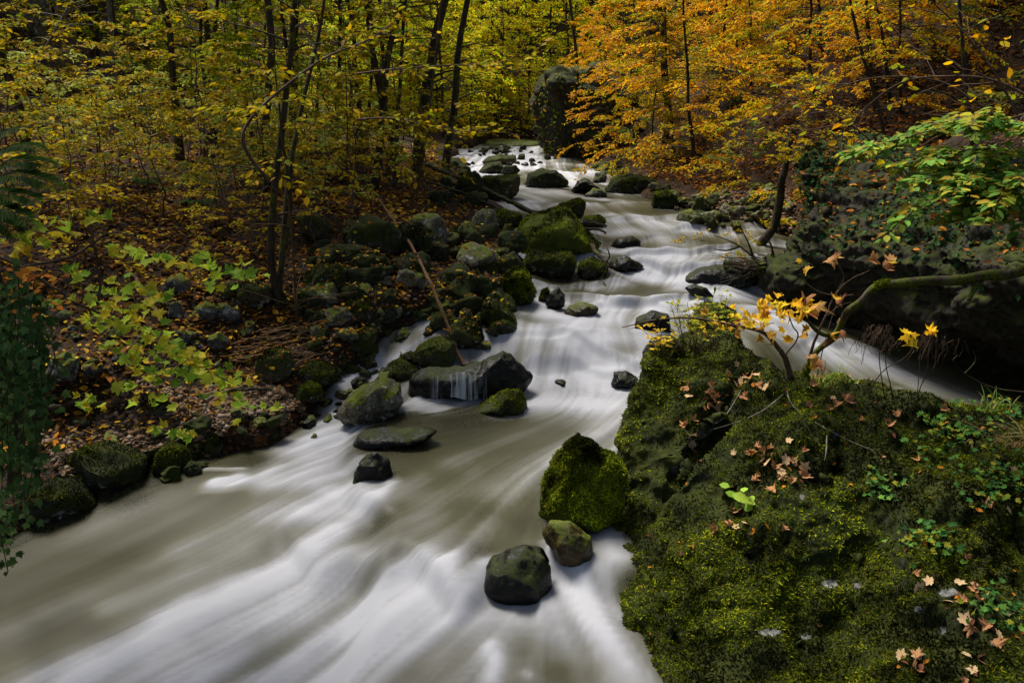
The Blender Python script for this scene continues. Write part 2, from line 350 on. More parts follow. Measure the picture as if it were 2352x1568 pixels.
# white water: strokes laid along the current where it falls and churns  (points, half-width px, strength)
STROKES = [
 ([(1150, 345), (1120, 375), (1090, 400)], 40, .7), ([(1220, 340), (1250, 370)], 30, .55), ([(1050, 375), (1110, 395)], 22, .7), ([(1180, 355), (1200, 390)], 25, .7),
 ([(1200, 430), (1230, 460), (1190, 480)], 25, .6), ([(1260, 440), (1340, 455), (1420, 460)], 16, .4), ([(1310, 400), (1320, 430)], 14, .6),
 ([(1410, 495), (1480, 500), (1560, 520)], 26, .75), ([(1400, 540), (1460, 530), (1560, 560)], 24, .6), ([(1390, 575), (1480, 585), (1560, 600)], 26, .85), ([(1560, 575), (1590, 620), (1570, 640)], 40, .8), ([(1620, 570), (1700, 590), (1760, 590)], 24, .6),
 ([(1470, 640), (1580, 645), (1740, 655)], 20, .9), ([(1500, 600), (1540, 640)], 35, .7), ([(1430, 690), (1520, 690), (1620, 700)], 26, .7), ([(1250, 725), (1330, 740), (1450, 735)], 26, .8),
 ([(1560, 665), (1660, 680), (1750, 690)], 26, .75), ([(1700, 715), (1780, 745), (1900, 800), (2050, 850), (2250, 920)], 38, .45), ([(1720, 725), (1800, 770)], 34, .45),
 ([(1200, 770), (1280, 780), (1380, 790), (1480, 780)], 34, .95), ([(1260, 820), (1340, 830), (1440, 820)], 40, .9), ([(1330, 740), (1350, 800), (1340, 870)], 50, .7),
 ([(1230, 880), (1330, 870), (1440, 890)], 34, .95), ([(1230, 930), (1330, 930), (1430, 940)], 40, .85), ([(1440, 950), (1400, 1000), (1360, 1060)], 50, .55), ([(1420, 990), (1280, 1050), (1150, 1120)], 44, .33), ([(1330, 960), (1180, 1010), (1050, 1060)], 34, .2),
 ([(960, 915), (1060, 925), (1120, 915)], 14, .75), ([(930, 930), (1000, 935)], 20, .6), ([(1000, 875), (1060, 875), (1110, 870)], 18, .35),
 ([(930, 820), (870, 850), (800, 880), (770, 930)], 22, .7), ([(860, 835), (790, 880)], 14, .5), ([(770, 960), (740, 1000), (690, 1040)], 34, .75), ([(800, 990), (760, 1040), (700, 1075)], 30, .8),
 ([(740, 1000), (640, 1030)], 24, .5), ([(810, 1140), (720, 1110), (620, 1110)], 34, .85), ([(800, 1090), (700, 1080), (620, 1090)], 34, .55), ([(830, 1160), (740, 1180), (620, 1180)], 40, .8), ([(900, 1110), (870, 1145), (820, 1160)], 14, .65), ([(700, 1150), (560, 1210), (430, 1270)], 38, .5),
 ([(760, 1220), (720, 1250), (700, 1290)], 40, .95), ([(750, 1255), (660, 1300), (540, 1350), (400, 1420)], 50, .95), ([(700, 1300), (560, 1390), (380, 1480), (200, 1568)], 70, .85), ([(830, 1280), (740, 1340)], 30, .5),
 ([(560, 1250), (420, 1320), (260, 1390)], 34, .42), ([(480, 1420), (260, 1500), (60, 1568)], 60, .45), ([(680, 1400), (560, 1480), (440, 1568)], 60, .6), ([(300, 1560), (600, 1600)], 90, .5),
 ([(960, 1320), (900, 1370), (830, 1430)], 44, 1.0), ([(1000, 1340), (930, 1420), (820, 1520), (740, 1600)], 60, .8), ([(1030, 1370), (1000, 1430), (900, 1500)], 40, .6), ([(900, 1380), (760, 1460), (620, 1568)], 50, .75), ([(1060, 1400), (1020, 1340)], 22, .8),
 ([(1110, 1300), (1080, 1360)], 18, .75), ([(1040, 1320), (1050, 1370)], 12, .5), ([(1290, 1330), (1320, 1360), (1360, 1420), (1450, 1530), (1500, 1600)], 46, .75), ([(1270, 1300), (1310, 1350)], 24, .85), ([(1180, 1390), (1260, 1385), (1320, 1370)], 16, .6), ([(1340, 1400), (1320, 1460), (1380, 1568)], 40, .42),
 ([(1390, 1230), (1410, 1280), (1380, 1310)], 26, .55), ([(1130, 1490), (1140, 1530), (1130, 1568)], 20, .8), ([(1205, 1545), (1215, 1550)], 10, .5), ([(500, 1112), (530, 1110), (550, 1102)], 20, 1.2), ([(430, 1084), (480, 1078), (560, 1078)], 5, .7),
 ([(640, 1075), (600, 1100)], 20, .5), ([(1235, 690), (1250, 720)], 14, .7), ([(1300, 700), (1360, 720)], 12, .6), ([(1410, 830), (1460, 850)], 20, .7), ([(1470, 755), (1520, 765)], 20, .8), ([(1480, 870), (1440, 900), (1450, 930)], 25, .5)]
foam = np.zeros(len(wx))
for pts, hw, st in STROKES:
    P3 = [hit(*p, fn=W) for p in pts]; best = np.full(len(wx), 1e9)
    rad = max(.03, 1.45 * hw * np.mean([p[1] for p in P3]) / F * 1.0)
    P2 = [p[:2] for p in P3]
    if 9.0 < np.mean([p[1] for p in P3]) < 19: st *= .85
    lo = np.min(P2, 0) - 3 * rad; hi = np.max(P2, 0) + 3 * rad
    m_ = (wx > lo[0]) & (wx < hi[0]) & (wyv > lo[1]) & (wyv < hi[1])
    d = np.abs(poly_sd(wx[m_], wyv[m_], P2)) / rad
    foam[m_] = 1 - (1 - foam[m_]) * (1 - np.clip(st * np.exp(-d * d * .8), 0, .97))
for p, ax_, ay_, k_ in (((1250, 800), 46, 26, .75), ((1300, 845), 30, 16, .7), ((1500, 742), 60, 20, .7), ((1420, 555), 50, 14, .6), ((1640, 632), 80, 20, .7), ((1330, 720), 40, 14, .6), ((1560, 470), 120, 16, .6), ((1400, 880), 40, 12, .45), ((1280, 895), 30, 12, .5), ((1160, 840), 50, 20, .7), ((1500, 660), 40, 10, .6), ((1300, 650), 70, 16, .8), ((1440, 805), 60, 9, .5)):
    q = hit(*p, fn=W); a_, b_ = ax_ * q[1] / F, ay_ * q[1] / F * 3.2
    foam *= 1 - k_ * np.exp(-(((wx - q[0]) / a_) ** 2 + ((wyv - q[1]) / b_) ** 2))
l1 = lic(wx, wyv, .035, 1, 26, .03); l2 = lic(wx, wyv, .12, 2, 22, .09); l3 = lic(wx, wyv, .3, 5, 16, .15); l0 = lic(wx, wyv, .018, 9, 22, .02)
far = sstep(16, 30, wyv)
far_f = far * (.30 + .20 * l3 + .14 * l1)
cas = np.zeros(len(wx))
for k_, (yk, h_) in enumerate(LEDGES):
    d = yk + ledge_warp(wx, k_) - wyv; L_ = .42 if yk < 17 else .8
    cas = 1 - (1 - cas) * (1 - np.clip((.95 if yk < 17 else .75) * ledge_mask(wx, k_) * sstep(-.10, .10, d) * np.exp(-np.clip(d, 0, 9) / L_) * (1 + .25 * l3 + .12 * l1), 0, .95))
foam = foam + cas * (1 - foam) * .85
low = sstep(8.2, 6.4, wyv) * sstep(1.2, .2, wx) * sstep(-3.6, -1.2, wx) * np.clip(.22 + .34 * fbm2(wx, wyv, .9, 3, 55) + .05 * l3, 0, 1)
foam = foam + np.clip(low, 0, 1) * (1 - foam)
foam = foam * (1 + .22 * fbm2(wx, wyv, 1.6, 3, 57))
foam = np.clip(foam * (1 + .09 * l2 + .03 * l1 + .025 * l0) + .03 + .02 * l2 + .02 * l3 + .012 * l0 + np.clip(far_f * .6, 0, .8), 0, 1)
wz = wz + .008 * l3 * (.4 + foam) + .006 * l2 * foam + .035 * (foam - .3) * sstep(.2, .8, foam)
# clear shallows
CLEAR = [((1300, 1450), 90, .8), ((1080, 1270), 60, .7), ((850, 1210), 70, .45), ((1130, 790), 50, .7), ((1000, 840), 60, .5), ((950, 960), 50, .4), ((1280, 720), 40, .5), ((1650, 680), 40, .3), ((700, 960), 60, .6), ((600, 1060), 50, .6), ((300, 1150), 60, .5), ((1100, 1180), 60, .2)]
clr = np.zeros(len(wx))
for p, hw, st in CLEAR:
    q = hit(*p, fn=W); rad = hw * q[1] / F
    clr = np.maximum(clr, st * np.exp(-(((wx - q[0]) ** 2 + (wyv - q[1]) ** 2) / rad ** 2)))
clr = clr * (1 - foam)
m, t, b = new_mat('silky_stream_water')
fo = N(t, 'ShaderNodeAttribute', attribute_name='foam').outputs['Fac']; ck = N(t, 'ShaderNodeAttribute', attribute_name='clear').outputs['Fac']
wc = ramp(t, fo, [(0, (.026, .0250, .0095)), (.2, (.048, .0465, .023)), (.5, (.130, .130, .113)), (.85, (.285, .290, .302)), (1, (.355, .362, .382))])
t.links.new(wc, b.inputs['Base Color'])
t.links.new(maprange(t, fo, 0, .8, .32, .8), b.inputs['Roughness'])
b.inputs['Specular IOR Level'].default_value = .14
t.links.new(math2(t, 'SUBTRACT', 1, ck), b.inputs['Alpha'])
M['water'] = m
WATER = o = link('stream_water', make_mesh('stream_water', np.stack([wx, wyv, wz], 1), [grid_faces(len(wy), NCW)], M['water'], True, attrs={'foam': foam, 'clear': clr}))
tag(o, kind='structure')

# ------------------------------------------------------------------ rocks
def ico(sub):
    import bmesh
    bm = bmesh.new(); bmesh.ops.create_icosphere(bm, subdivisions=sub, radius=1)
    V = np.array([v.co[:] for v in bm.verts]); Fc = np.array([[v.index for v in f.verts] for f in bm.faces]); bm.free()
    return V, Fc
ICO = {k: ico(k) for k in (3, 4, 5, 6)}
def facet(n, seed, k=12, lo=.60, hi=1.0, soft=60):
    g = np.random.default_rng(seed); p = g.normal(size=(k, 3)); p /= np.linalg.norm(p, axis=1)[:, None]; d = g.uniform(lo, hi, k)
    c = np.maximum(n @ p.T, .02); r = d[None, :] / c
    r = np.minimum(r, 1.6); return -np.log(np.exp(-soft * r).sum(1) + np.exp(-soft * 1.12)) / soft
def shell_normals(V, Fc):
    n = np.zeros_like(V); fn = np.cross(V[Fc[:, 1]] - V[Fc[:, 0]], V[Fc[:, 2]] - V[Fc[:, 0]])
    for k in range(Fc.shape[1]): np.add.at(n, Fc[:, k], fn)
    return n / (np.linalg.norm(n, axis=1)[:, None] + 1e-9)
HERO = []
def outline_rock(poly, mat, label, thick=.75, sub=5, seed=0, rough=.05, cat='rock', name='rock', base=None, Y=None, sharp=True, sink=0.0, group=None):
    """a solid rock whose outline from the photographer's side follows poly"""
    P = np.array(poly, float); cx = (P[:, 0].min() + P[:, 0].max()) / 2; ylow = P[:, 1].max(); h = P[:, 1].max() - P[:, 1].min()
    if Y is None: Y = hit(*(base or (cx, ylow - h * .04)))[1]
    wpx = P[:, 0].max() - P[:, 0].min(); D = thick * wpx / F * Y * .5
    Yc = Y + D * .7
    Q = np.array([at(px, py, Yc) for px, py in P]); c0 = np.array([at(cx, (P[:, 1].min() + ylow) / 2, Yc)])[0]
    th = np.arctan2(Q[:, 2] - c0[2], Q[:, 0] - c0[0]); rr = np.hypot(Q[:, 2] - c0[2], Q[:, 0] - c0[0])
    # resample the outline densely so corners stay
    Qd = np.concatenate([np.linspace(Q[i], Q[(i + 1) % len(Q)], 14, endpoint=False) for i in range(len(Q))])
    th = np.arctan2(Qd[:, 2] - c0[2], Qd[:, 0] - c0[0]); rr = np.hypot(Qd[:, 2] - c0[2], Qd[:, 0] - c0[0])
    o_ = np.argsort(th); th, rr = th[o_], rr[o_]
    th = np.concatenate([th - 2 * np.pi, th, th + 2 * np.pi]); rr = np.tile(rr, 3)
    n, Fc = ICO[sub]
    n = n.copy(); pl = np.hypot(n[:, 0], n[:, 2]); a = np.arctan2(n[:, 2], n[:, 0]); rad = np.interp(a, th, rr)
    fa = facet(n, seed + 3) if sharp else np.ones(len(n))
    ay = np.abs(n[:, 1]); k = 1 + (fa - 1) * (.22 + .75 * ay)
    bulge = np.power(np.clip(pl, 0, 1), .72)
    X = np.stack([bulge * rad * np.cos(a) * k, n[:, 1] * D * k, bulge * rad * np.sin(a) * k], 1)
    size = wpx / F * Y
    nrm = shell_normals(X, Fc)
    rough *= 1.1; X = X + nrm * (rough * size * .9 * terr(X / size, 1.7, seed + 9, 2.5))[:, None]
    X = X + nrm * (rough * size * (fbm(X / size, 2.6, 6, seed, .58) * .8 + .5 * np.abs(fbm(X / size, 5.5, 4, seed + 50))))[:, None] - nrm * rough * size * .12
    me = make_mesh(name, X, [Fc], M[mat] if isinstance(mat, str) else mat, True)
    zw = (X + c0)[:, 2] - W((X + c0)[:, 0], (X + c0)[:, 1]); inr = (c0[0] > XL(c0[1]) - .3) & (c0[0] < XR(c0[1]) + .3)
    wa = me.attributes.new('wet', 'FLOAT', 'POINT'); wa.data.foreach_set('value', (1 - sstep(.03, .20, zw + .06 * fbm(X, 6, 3, seed)) if inr else np.zeros(len(X))).astype(np.float32))
    o = link(name, me, loc=tuple(c0 - np.array([0, 0, sink])))
    tag(o, label, cat, group); HERO.append((o, X + c0, Fc, nrm)); o['_m'] = mat if isinstance(mat, str) else ''; return o

def catmull(P, n):
    """P (k,...) resampled to n along axis 0"""
    k = len(P); t = np.linspace(0, k - 1, n); i = np.clip(np.floor(t).astype(int), 0, k - 2); f = (t - i).reshape((-1,) + (1,) * (P.ndim - 1))
    p0, p1, p2, p3 = P[np.clip(i - 1, 0, k - 1)], P[i], P[i + 1], P[np.clip(i + 2, 0, k - 1)]
    return .5 * (2 * p1 + (p2 - p0) * f + (2 * p0 - 5 * p1 + 4 * p2 - p3) * f * f + (3 * p1 - p0 - 3 * p2 + p3) * f ** 3)
def loft(cols, nr, nc):
    G = np.array([[(p[1:] if p[0] == 'w' else at(*p)) for p in c] for c in cols], float)    # col,row,3
    G = catmull(G, nc); G = np.swapaxes(catmull(np.swapaxes(G, 0, 1), nr), 0, 1)
    return G.transpose(1, 0, 2).reshape(-1, 3), grid_faces(nr, nc)

# the big boulder in the foreground
BC = [
 [('w', 1.75, 8.3, -.6), ('w', 1.75, 8.3, .2), ('w', 1.8, 8.3, .5), ('w', 1.85, 8.3, .8), ('w', 1.9, 8.35, 1.1), ('w', 1.95, 8.4, 1.25), ('w', 2.0, 8.4, 1.3), ('w', 2.1, 8.5, 1.3), ('w', 2.2, 8.8, 1.0), ('w', 2.2, 9.0, -.5)],
 [(1400, 1460, 6.1), (1388, 1335, 5.95), (1400, 1260, 6.3), (1432, 1150, 6.9), (1438, 1050, 7.1), (1452, 930, 7.25), (1476, 838, 7.45), (1510, 800, 7.75), ('w', 2.05, 8.6, 1.2), ('w', 2.1, 9.0, -.5)],
 [(1450, 1560, 4.9), (1445, 1410, 5.4), (1462, 1320, 5.7), (1480, 1225, 6.05), (1510, 1120, 6.4), (1535, 1010, 6.75), (1560, 905, 7.15), (1600, 795, 7.8), ('w', 2.3, 8.6, 1.2), ('w', 2.4, 9.0, -.5)],
 [(1555, 1720, 4.3), (1565, 1560, 4.45), (1590, 1440, 5.0), (1620, 1320, 5.4), (1655, 1210, 5.75), (1685, 1090, 6.15), (1715, 970, 6.6), (1730, 835, 7.5), ('w', 2.7, 8.3, 1.0), ('w', 2.8, 8.7, -.5)],
 [(1720, 1850, 3.6), (1730, 1610, 4.2), (1755, 1490, 4.75), (1785, 1360, 5.2), (1810, 1250, 5.45), (1830, 1130, 5.8), (1850, 1020, 6.2), (1860, 880, 7.1), ('w', 3.1, 7.9, .9), ('w', 3.2, 8.3, -.5)],
 [(1900, 1850, 3.5), (1915, 1620, 4.15), (1935, 1490, 4.75), (1955, 1375, 5.1), (1980, 1280, 5.25), (2000, 1150, 5.6), (2010, 1050, 5.95), (2010, 905, 6.95), ('w', 3.7, 7.6, .8), ('w', 3.8, 8.0, -.5)],
 [(2100, 1850, 3.4), (2110, 1620, 3.9), (2125, 1500, 4.35), (2140, 1400, 4.7), (2150, 1290, 5.0), (2160, 1170, 5.4), (2165, 1070, 5.8), (2160, 930, 6.8), ('w', 4.4, 7.5, .6), ('w', 4.5, 7.8, -.5)],
 [(2400, 1850, 3.3), (2400, 1640, 3.9), (2400, 1520, 4.25), (2400, 1400, 4.6), (2400, 1290, 4.95), (2400, 1170, 5.35), (2400, 1070, 5.75), (2400, 940, 6.8), ('w', 5.5, 7.5, .5), ('w', 5.6, 7.8, -.5)],
 [(2800, 1800, 3.3), (2800, 1650, 3.8), (2800, 1520, 4.2), (2800, 1400, 4.5), (2800, 1290, 4.8), (2800, 1170, 5.2), (2800, 1070, 5.6), (2800, 950, 6.4), ('w', 6.8, 7.2, .4), ('w', 6.9, 7.4, -.5)]]
def roughen(V, Fc, amps, seed):
    for sc_, a, k in amps:
        n = shell_normals(V, Fc); f = fbm(V, sc_, 4, seed + k)
        V = V + n * (a * f)[:, None]
    return V
V, Fc = loft(BC, 300, 420)
n0 = shell_normals(V, Fc)
flip = n0[:, 2].mean() < 0
if flip: Fc = Fc[:, ::-1]; n0 = -n0
# a dark hollow low on the front and clefts running down the left shoulder
def dent(V, n, px, py, Y, r, d):
    p = at(px, py, Y); q = np.exp(-((V - p) ** 2).sum(1) / r ** 2); return V - n * (d * q)[:, None]
V = dent(V, n0, 1890, 1545, 4.5, .20, .06); V = dent(V, n0, 1800, 1560, 4.4, .15, .03)
def cleft(V, n, pts, w, d):
    P = np.array([at(*p) for p in pts]); best = np.full(len(V), 9.)
    for a, b_ in zip(P[:-1], P[1:]):
        ab = b_ - a; tt = np.clip(((V - a) @ ab) / (ab @ ab), 0, 1); best = np.minimum(best, np.linalg.norm(V - a - tt[:, None] * ab, axis=1))
    return V - n * (d * np.exp(-(best / w) ** 2))[:, None]
V = cleft(V, n0, [(1640, 960, 6.7), (1580, 1040, 6.5), (1520, 1130, 6.3), (1470, 1210, 6.1), (1440, 1270, 5.9)], .07, .20)
V = cleft(V, n0, [(1900, 960, 6.4), (1960, 1010, 6.1), (1930, 1060, 5.95)], .07, .14)
V = cleft(V, n0, [(1700, 870, 7.2), (1660, 905, 7.0), (1600, 960, 6.8)], .06, .12)
V = cleft(V, n0, [(1560, 1180, 6.0), (1530, 1290, 5.7), (1560, 1420, 5.2)], .06, .10)
V = V + shell_normals(V, Fc) * (.085 * (.55 - 1.7 * np.abs(fbm(V, 1.5, 2, 44))) + .022 * (.5 - 1.7 * np.abs(fbm(V, 5.5, 2, 47))))[:, None]
V = roughen(V, Fc, [(1.3, .10, 0), (3.6, .05, 5), (9, .02, 9)], 40)
BOULDER = (V, Fc)
rel = V - np.array([0, 0, CAM_Z]); dp = rel @ np.array([0, CP, -SP]); vx = 1176 + F * rel[:, 0] / dp; vy = 784 - F * (rel @ np.array([0, SP, CP])) / dp
BARE = np.zeros(len(V))
for cx, cy, a, b_ in ((1842, 1142, 9, 7), (1905, 1338, 24, 11), (1968, 1345, 15, 8), (1770, 1450, 30, 10), (1850, 1462, 18, 7), (2180, 1360, 28, 14), (2110, 1400, 12, 10), (2165, 1445, 10, 12), (2285, 1475, 13, 9)):
    BARE = np.maximum(BARE, np.exp(-(((vx - cx) / a) ** 2 + ((vy - cy) / b_) ** 2)) * .95)
big = link('mossy_boulder', make_mesh('mossy_boulder', V, [Fc], rock_mat('boulder_moss_and_stone', (.15, .15, .14), .80, bare=True, moss_cols=((.006, .009, .002), (.022, .030, .004), (.065, .07, .006))), True, attrs={'bare': BARE}))
tag(big, 'huge moss covered boulder filling the lower right corner beside the stream', 'boulder')

# the undercut cliff on the right bank
KC = [
 [('w', 5.4, 14.5, .3), ('w', 5.4, 14.4, 1.0), ('w', 5.3, 14.3, 1.6), ('w', 5.3, 14.3, 2.2), ('w', 5.3, 14.5, 2.7), ('w', 5.4, 14.8, 3.0), ('w', 5.7, 15.2, 3.1), ('w', 6.5, 15.5, 2.9)],
 [(1775, 730, 12.6), (1765, 665, 12.2), (1805, 600, 12.0), (1835, 540, 12.1), (1850, 450, 12.3), (1868, 370, 12.6), (1900, 335, 13.3), ('w', 6.9, 14.8, 3.2)],
 [(1885, 770, 12.2), (1890, 690, 11.5), (1920, 620, 11.0), (1945, 540, 11.1), (1955, 460, 11.5), (1965, 395, 12.0), (1990, 360, 12.7), ('w', 7.6, 14.0, 3.4)],
 [(2040, 830, 11.4), (2050, 745, 10.7), (2060, 650, 10.2), (2070, 560, 10.4), (2080, 500, 10.8), (2090, 455, 11.2), (2100, 410, 11.9), ('w', 8.0, 13.4, 3.5)],
 [(2200, 890, 10.6), (2200, 795, 9.9), (2200, 690, 9.4), (2210, 590, 9.6), (2220, 530, 10.1), (2220, 485, 10.6), (2230, 440, 11.2), ('w', 8.6, 12.6, 3.6)],
 [(2400, 945, 9.7), (2400, 840, 9.1), (2400, 700, 8.6), (2400, 600, 8.8), (2400, 540, 9.3), (2400, 500, 9.8), (2400, 450, 10.4), ('w', 9.4, 11.8, 3.6)],
 [(2900, 1000, 8.6), (2900, 900, 8.0), (2900, 760, 7.6), (2900, 620, 7.8), (2900, 560, 8.3), (2900, 510, 8.8), (2900, 460, 9.4), ('w', 11.5, 10.5, 3.7)]]
V, Fc = loft(KC, 200, 300); n0 = shell_normals(V, Fc)
if n0[:, 1].mean() > 0: Fc = Fc[:, ::-1]
V = V + shell_normals(V, Fc) * (.26 * terr(V * np.array([.6, .6, 1.6]), .9, 91) + .12 * terr(V * np.array([.7, .7, 2.2]), 2.0, 95))[:, None]
V = roughen(V, Fc, [(2.6, .05, 3), (7, .035, 7)], 90)
CLIFF = (V, Fc)
cl = link('cliff', make_mesh('cliff', V, [Fc], M['cliff'], True)); tag(cl, 'dark undercut cliff overhanging the right hand channel', 'cliff')
# the upright crag where the stream bends
crag = outline_rock([(1240, 195), (1262, 168), (1310, 150), (1360, 150), (1440, 160), (1490, 260), (1470, 340), (1400, 372), (1330, 372), (1285, 366), (1266, 330), (1256, 280), (1243, 235)], 'cliff', 'tall dark rock crag standing where the stream bends away', thick=1.2, sub=6, seed=5, rough=.10, cat='crag', name='rock_crag', Y=29)
# dark rock wall in the top left corner
wl = outline_rock([(-120, -80), (60, -60), (105, 10), (110, 60), (95, 95), (40, 110), (-60, 105), (-140, 60)], 'grey', 'grey mossy rock outcrop in the top left corner above the path', thick=1.2, sub=5, seed=8, rough=.06, cat='outcrop', name='rock_outcrop', Y=25)

OR = outline_rock
OR([(1236, 1165), (1245, 1110), (1262, 1062), (1285, 1030), (1300, 1013), (1330, 1002), (1362, 1016), (1385, 1036), (1415, 1040), (1432, 1072), (1427, 1120), (1418, 1185), (1388, 1229), (1350, 1226), (1290, 1195)], 'moss', 'upright boulder of bright green moss leaning beside the huge boulder', .85, 6, 11, .045, 'boulder', 'mossy_boulder')
OR([(1243, 1222), (1262, 1192), (1310, 1200), (1362, 1230), (1372, 1262), (1355, 1303), (1312, 1302), (1275, 1272), (1250, 1245)], 'brown', 'brown wet rock half under the upright mossy boulder', .8, 5, 12, .03)
OR([(1112, 1332), (1128, 1296), (1165, 1270), (1210, 1264), (1252, 1274), (1271, 1300), (1273, 1335), (1262, 1364), (1215, 1374), (1160, 1382), (1125, 1362)], 'wet', 'black wet rounded rock with water pouring past both sides', .9, 5, 13, .025)
OR([(1160, 1450), (1190, 1420), (1250, 1415), (1310, 1425), (1330, 1460), (1310, 1490), (1240, 1500), (1180, 1490)], 'brown', 'brown rock lying just under the water near the bottom', .9, 4, 14, .03, Y=5.55, sink=.05)
OR([(806, 1165), (814, 1100), (824, 1058), (842, 1038), (866, 1035), (896, 1056), (900, 1100), (890, 1165)], 'wet', 'black slanting rock with a mossy tip at the small side fall', .9, 5, 15, .04, Y=7.15)
OR([(806, 1030), (826, 1000), (870, 988), (940, 986), (1000, 992), (980, 1006), (900, 1018), (830, 1034)], 'wet', 'long low black ledge above the small side fall', .5, 5, 16, .02, sharp=False)
OR([(780, 945), (795, 905), (830, 884), (880, 879), (920, 894), (933, 925), (910, 950), (870, 966), (820, 976), (790, 966)], 'pale', 'pale speckled round boulder beside the small side fall', .85, 6, 17, .03, 'boulder')
OR([(1088, 948), (1130, 920), (1165, 894), (1195, 893), (1213, 915), (1218, 940), (1180, 953), (1120, 956)], 'half', 'wedge shaped mossy rock in the calm pool below the falls', .7, 5, 18, .025)
OR([(942, 918), (950, 872), (985, 852), (1060, 846), (1110, 832), (1160, 806), (1198, 832), (1218, 866), (1196, 897), (1130, 915), (1000, 924)], 'wet', 'broad wet ledge rock with thin white veils running over it', .45, 6, 19, .03, 'ledge', 'rock_ledge')
OR([(940, 830), (960, 790), (1000, 776), (1045, 780), (1052, 820), (1030, 856), (985, 852)], 'half', 'square mossy block behind the broad ledge', .8, 5, 20, .04)
OR([(870, 868), (890, 838), (930, 828), (965, 845), (968, 868), (920, 876)], 'half', 'flat mossy stone left of the square block', .9, 4, 21, .03)
OR([(855, 885), (870, 855), (895, 850), (908, 875), (890, 892)], 'brown', 'small brown stone above the pale speckled boulder', .9, 4, 22, .03)
OR([(1100, 735), (1112, 695), (1140, 688), (1175, 712), (1196, 742), (1180, 752), (1130, 758)], 'mossy', 'mossy wedge rock just below the upright green boulder', .8, 5, 23, .035)
OR([(1108, 760), (1130, 738), (1165, 732), (1188, 748), (1185, 768), (1140, 774)], 'half', 'speckled flat rock at the pool edge', .8, 4, 24, .03)
OR([(1020, 790), (1035, 740), (1065, 725), (1095, 740), (1112, 775), (1095, 800), (1050, 806)], 'half', 'olive rounded rock next to the leaning bare pole', .8, 5, 25, .035)
OR([(1088, 800), (1098, 783), (1120, 781), (1132, 795), (1115, 806)], 'pale', 'small yellowish stone in the shallow pool', .9, 4, 26, .03)
OR([(1143, 662), (1158, 636), (1182, 612), (1203, 610), (1223, 640), (1236, 670), (1226, 702), (1195, 710), (1160, 702)], 'moss', 'steep mossy boulder like an egg at the left edge of the upper pool', .85, 6, 27, .035, 'boulder', 'mossy_boulder')
OR([(1202, 600), (1220, 580), (1265, 576), (1312, 582), (1321, 605), (1310, 632), (1250, 638), (1210, 625)], 'mossy', 'flat topped mossy boulder in front of the brightest mid stream boulder', .8, 6, 28, .03, 'boulder')
OR([(1184, 545), (1195, 515), (1235, 492), (1275, 482), (1310, 486), (1335, 510), (1368, 534), (1387, 555), (1372, 576), (1330, 588), (1240, 592), (1195, 580)], 'moss', 'big mid stream boulder with a bright green mossy roof', .8, 6, 29, .03, 'boulder', 'mossy_boulder')
OR([(1265, 485), (1290, 470), (1330, 456), (1343, 466), (1340, 492), (1320, 505), (1290, 502)], 'mossy', 'pointed mossy rock behind the bright green roofed boulder', .8, 5, 30, .03)
OR([(1325, 515), (1340, 497), (1375, 496), (1390, 508), (1385, 520), (1345, 524)], 'half', 'low mossy rock right behind the bright green roofed boulder', .8, 4, 31, .03)
OR([(1252, 700), (1262, 672), (1280, 659), (1299, 678), (1298, 705), (1275, 715)], 'wet', 'small dark pointed rock beside the steep egg shaped boulder', .8, 4, 32, .03)
OR([(1236, 690), (1245, 668), (1258, 662), (1264, 680), (1255, 698)], 'half', 'tiny mossy rock wedged against the steep egg shaped boulder', .8, 4, 33, .03)
OR([(1398, 612), (1412, 590), (1438, 588), (1462, 602), (1477, 612), (1468, 626), (1420, 626)], 'wet', 'dark wet double topped rock amid the upper rapids', .8, 5, 34, .03)
OR([(1572, 660), (1590, 653), (1625, 662), (1645, 680), (1630, 690), (1590, 680)], 'wet', 'thin dark slab tilted in the foaming rapids', .6, 4, 35, .03)
OR([(1474, 815), (1490, 780), (1520, 766), (1548, 765), (1552, 800), (1530, 832), (1480, 840)], 'wet', 'rounded dark rock tucked behind the top left of the huge boulder', .9, 5, 36, .03)
OR([(1580, 740), (1598, 710), (1630, 690), (1662, 690), (1688, 708), (1701, 745), (1695, 785), (1682, 825), (1590, 825)], 'half', 'tall dark block rising behind the yellow herbs', .8, 6, 37, .03, Y=8.9)
OR([(1402, 880), (1412, 857), (1438, 854), (1466, 870), (1462, 888), (1430, 897)], 'wet', 'small dark rock alone in the foam below the falls', .8, 5, 38, .03)
OR([(1405, 565), (1420, 547), (1450, 543), (1472, 555), (1470, 568)], 'wet', 'grey rock with a white veil right of the green roofed boulder', .9, 4, 39, .03)
OR([(1570, 645), (1600, 620), (1660, 612), (1730, 625), (1745, 648), (1700, 658), (1610, 656)], 'wet', 'broad grey rock under a smooth glassy sheet of water', .6, 5, 40, .02)
OR([(1448, 762), (1460, 730), (1500, 715), (1535, 722), (1540, 760)], 'wet', 'dark rock under thin veils below the thin tilted slab', .8, 5, 41, .02)
OR([(1268, 885), (1275, 872), (1300, 874), (1305, 890)], 'wet', 'tiny dark stone drowned in the white foam', .9, 3, 42, .02)
OR([(1290, 728), (1305, 705), (1340, 695), (1372, 706), (1365, 730)], 'brown', 'orange brown rock beneath the small upper veil', .8, 5, 43, .02)
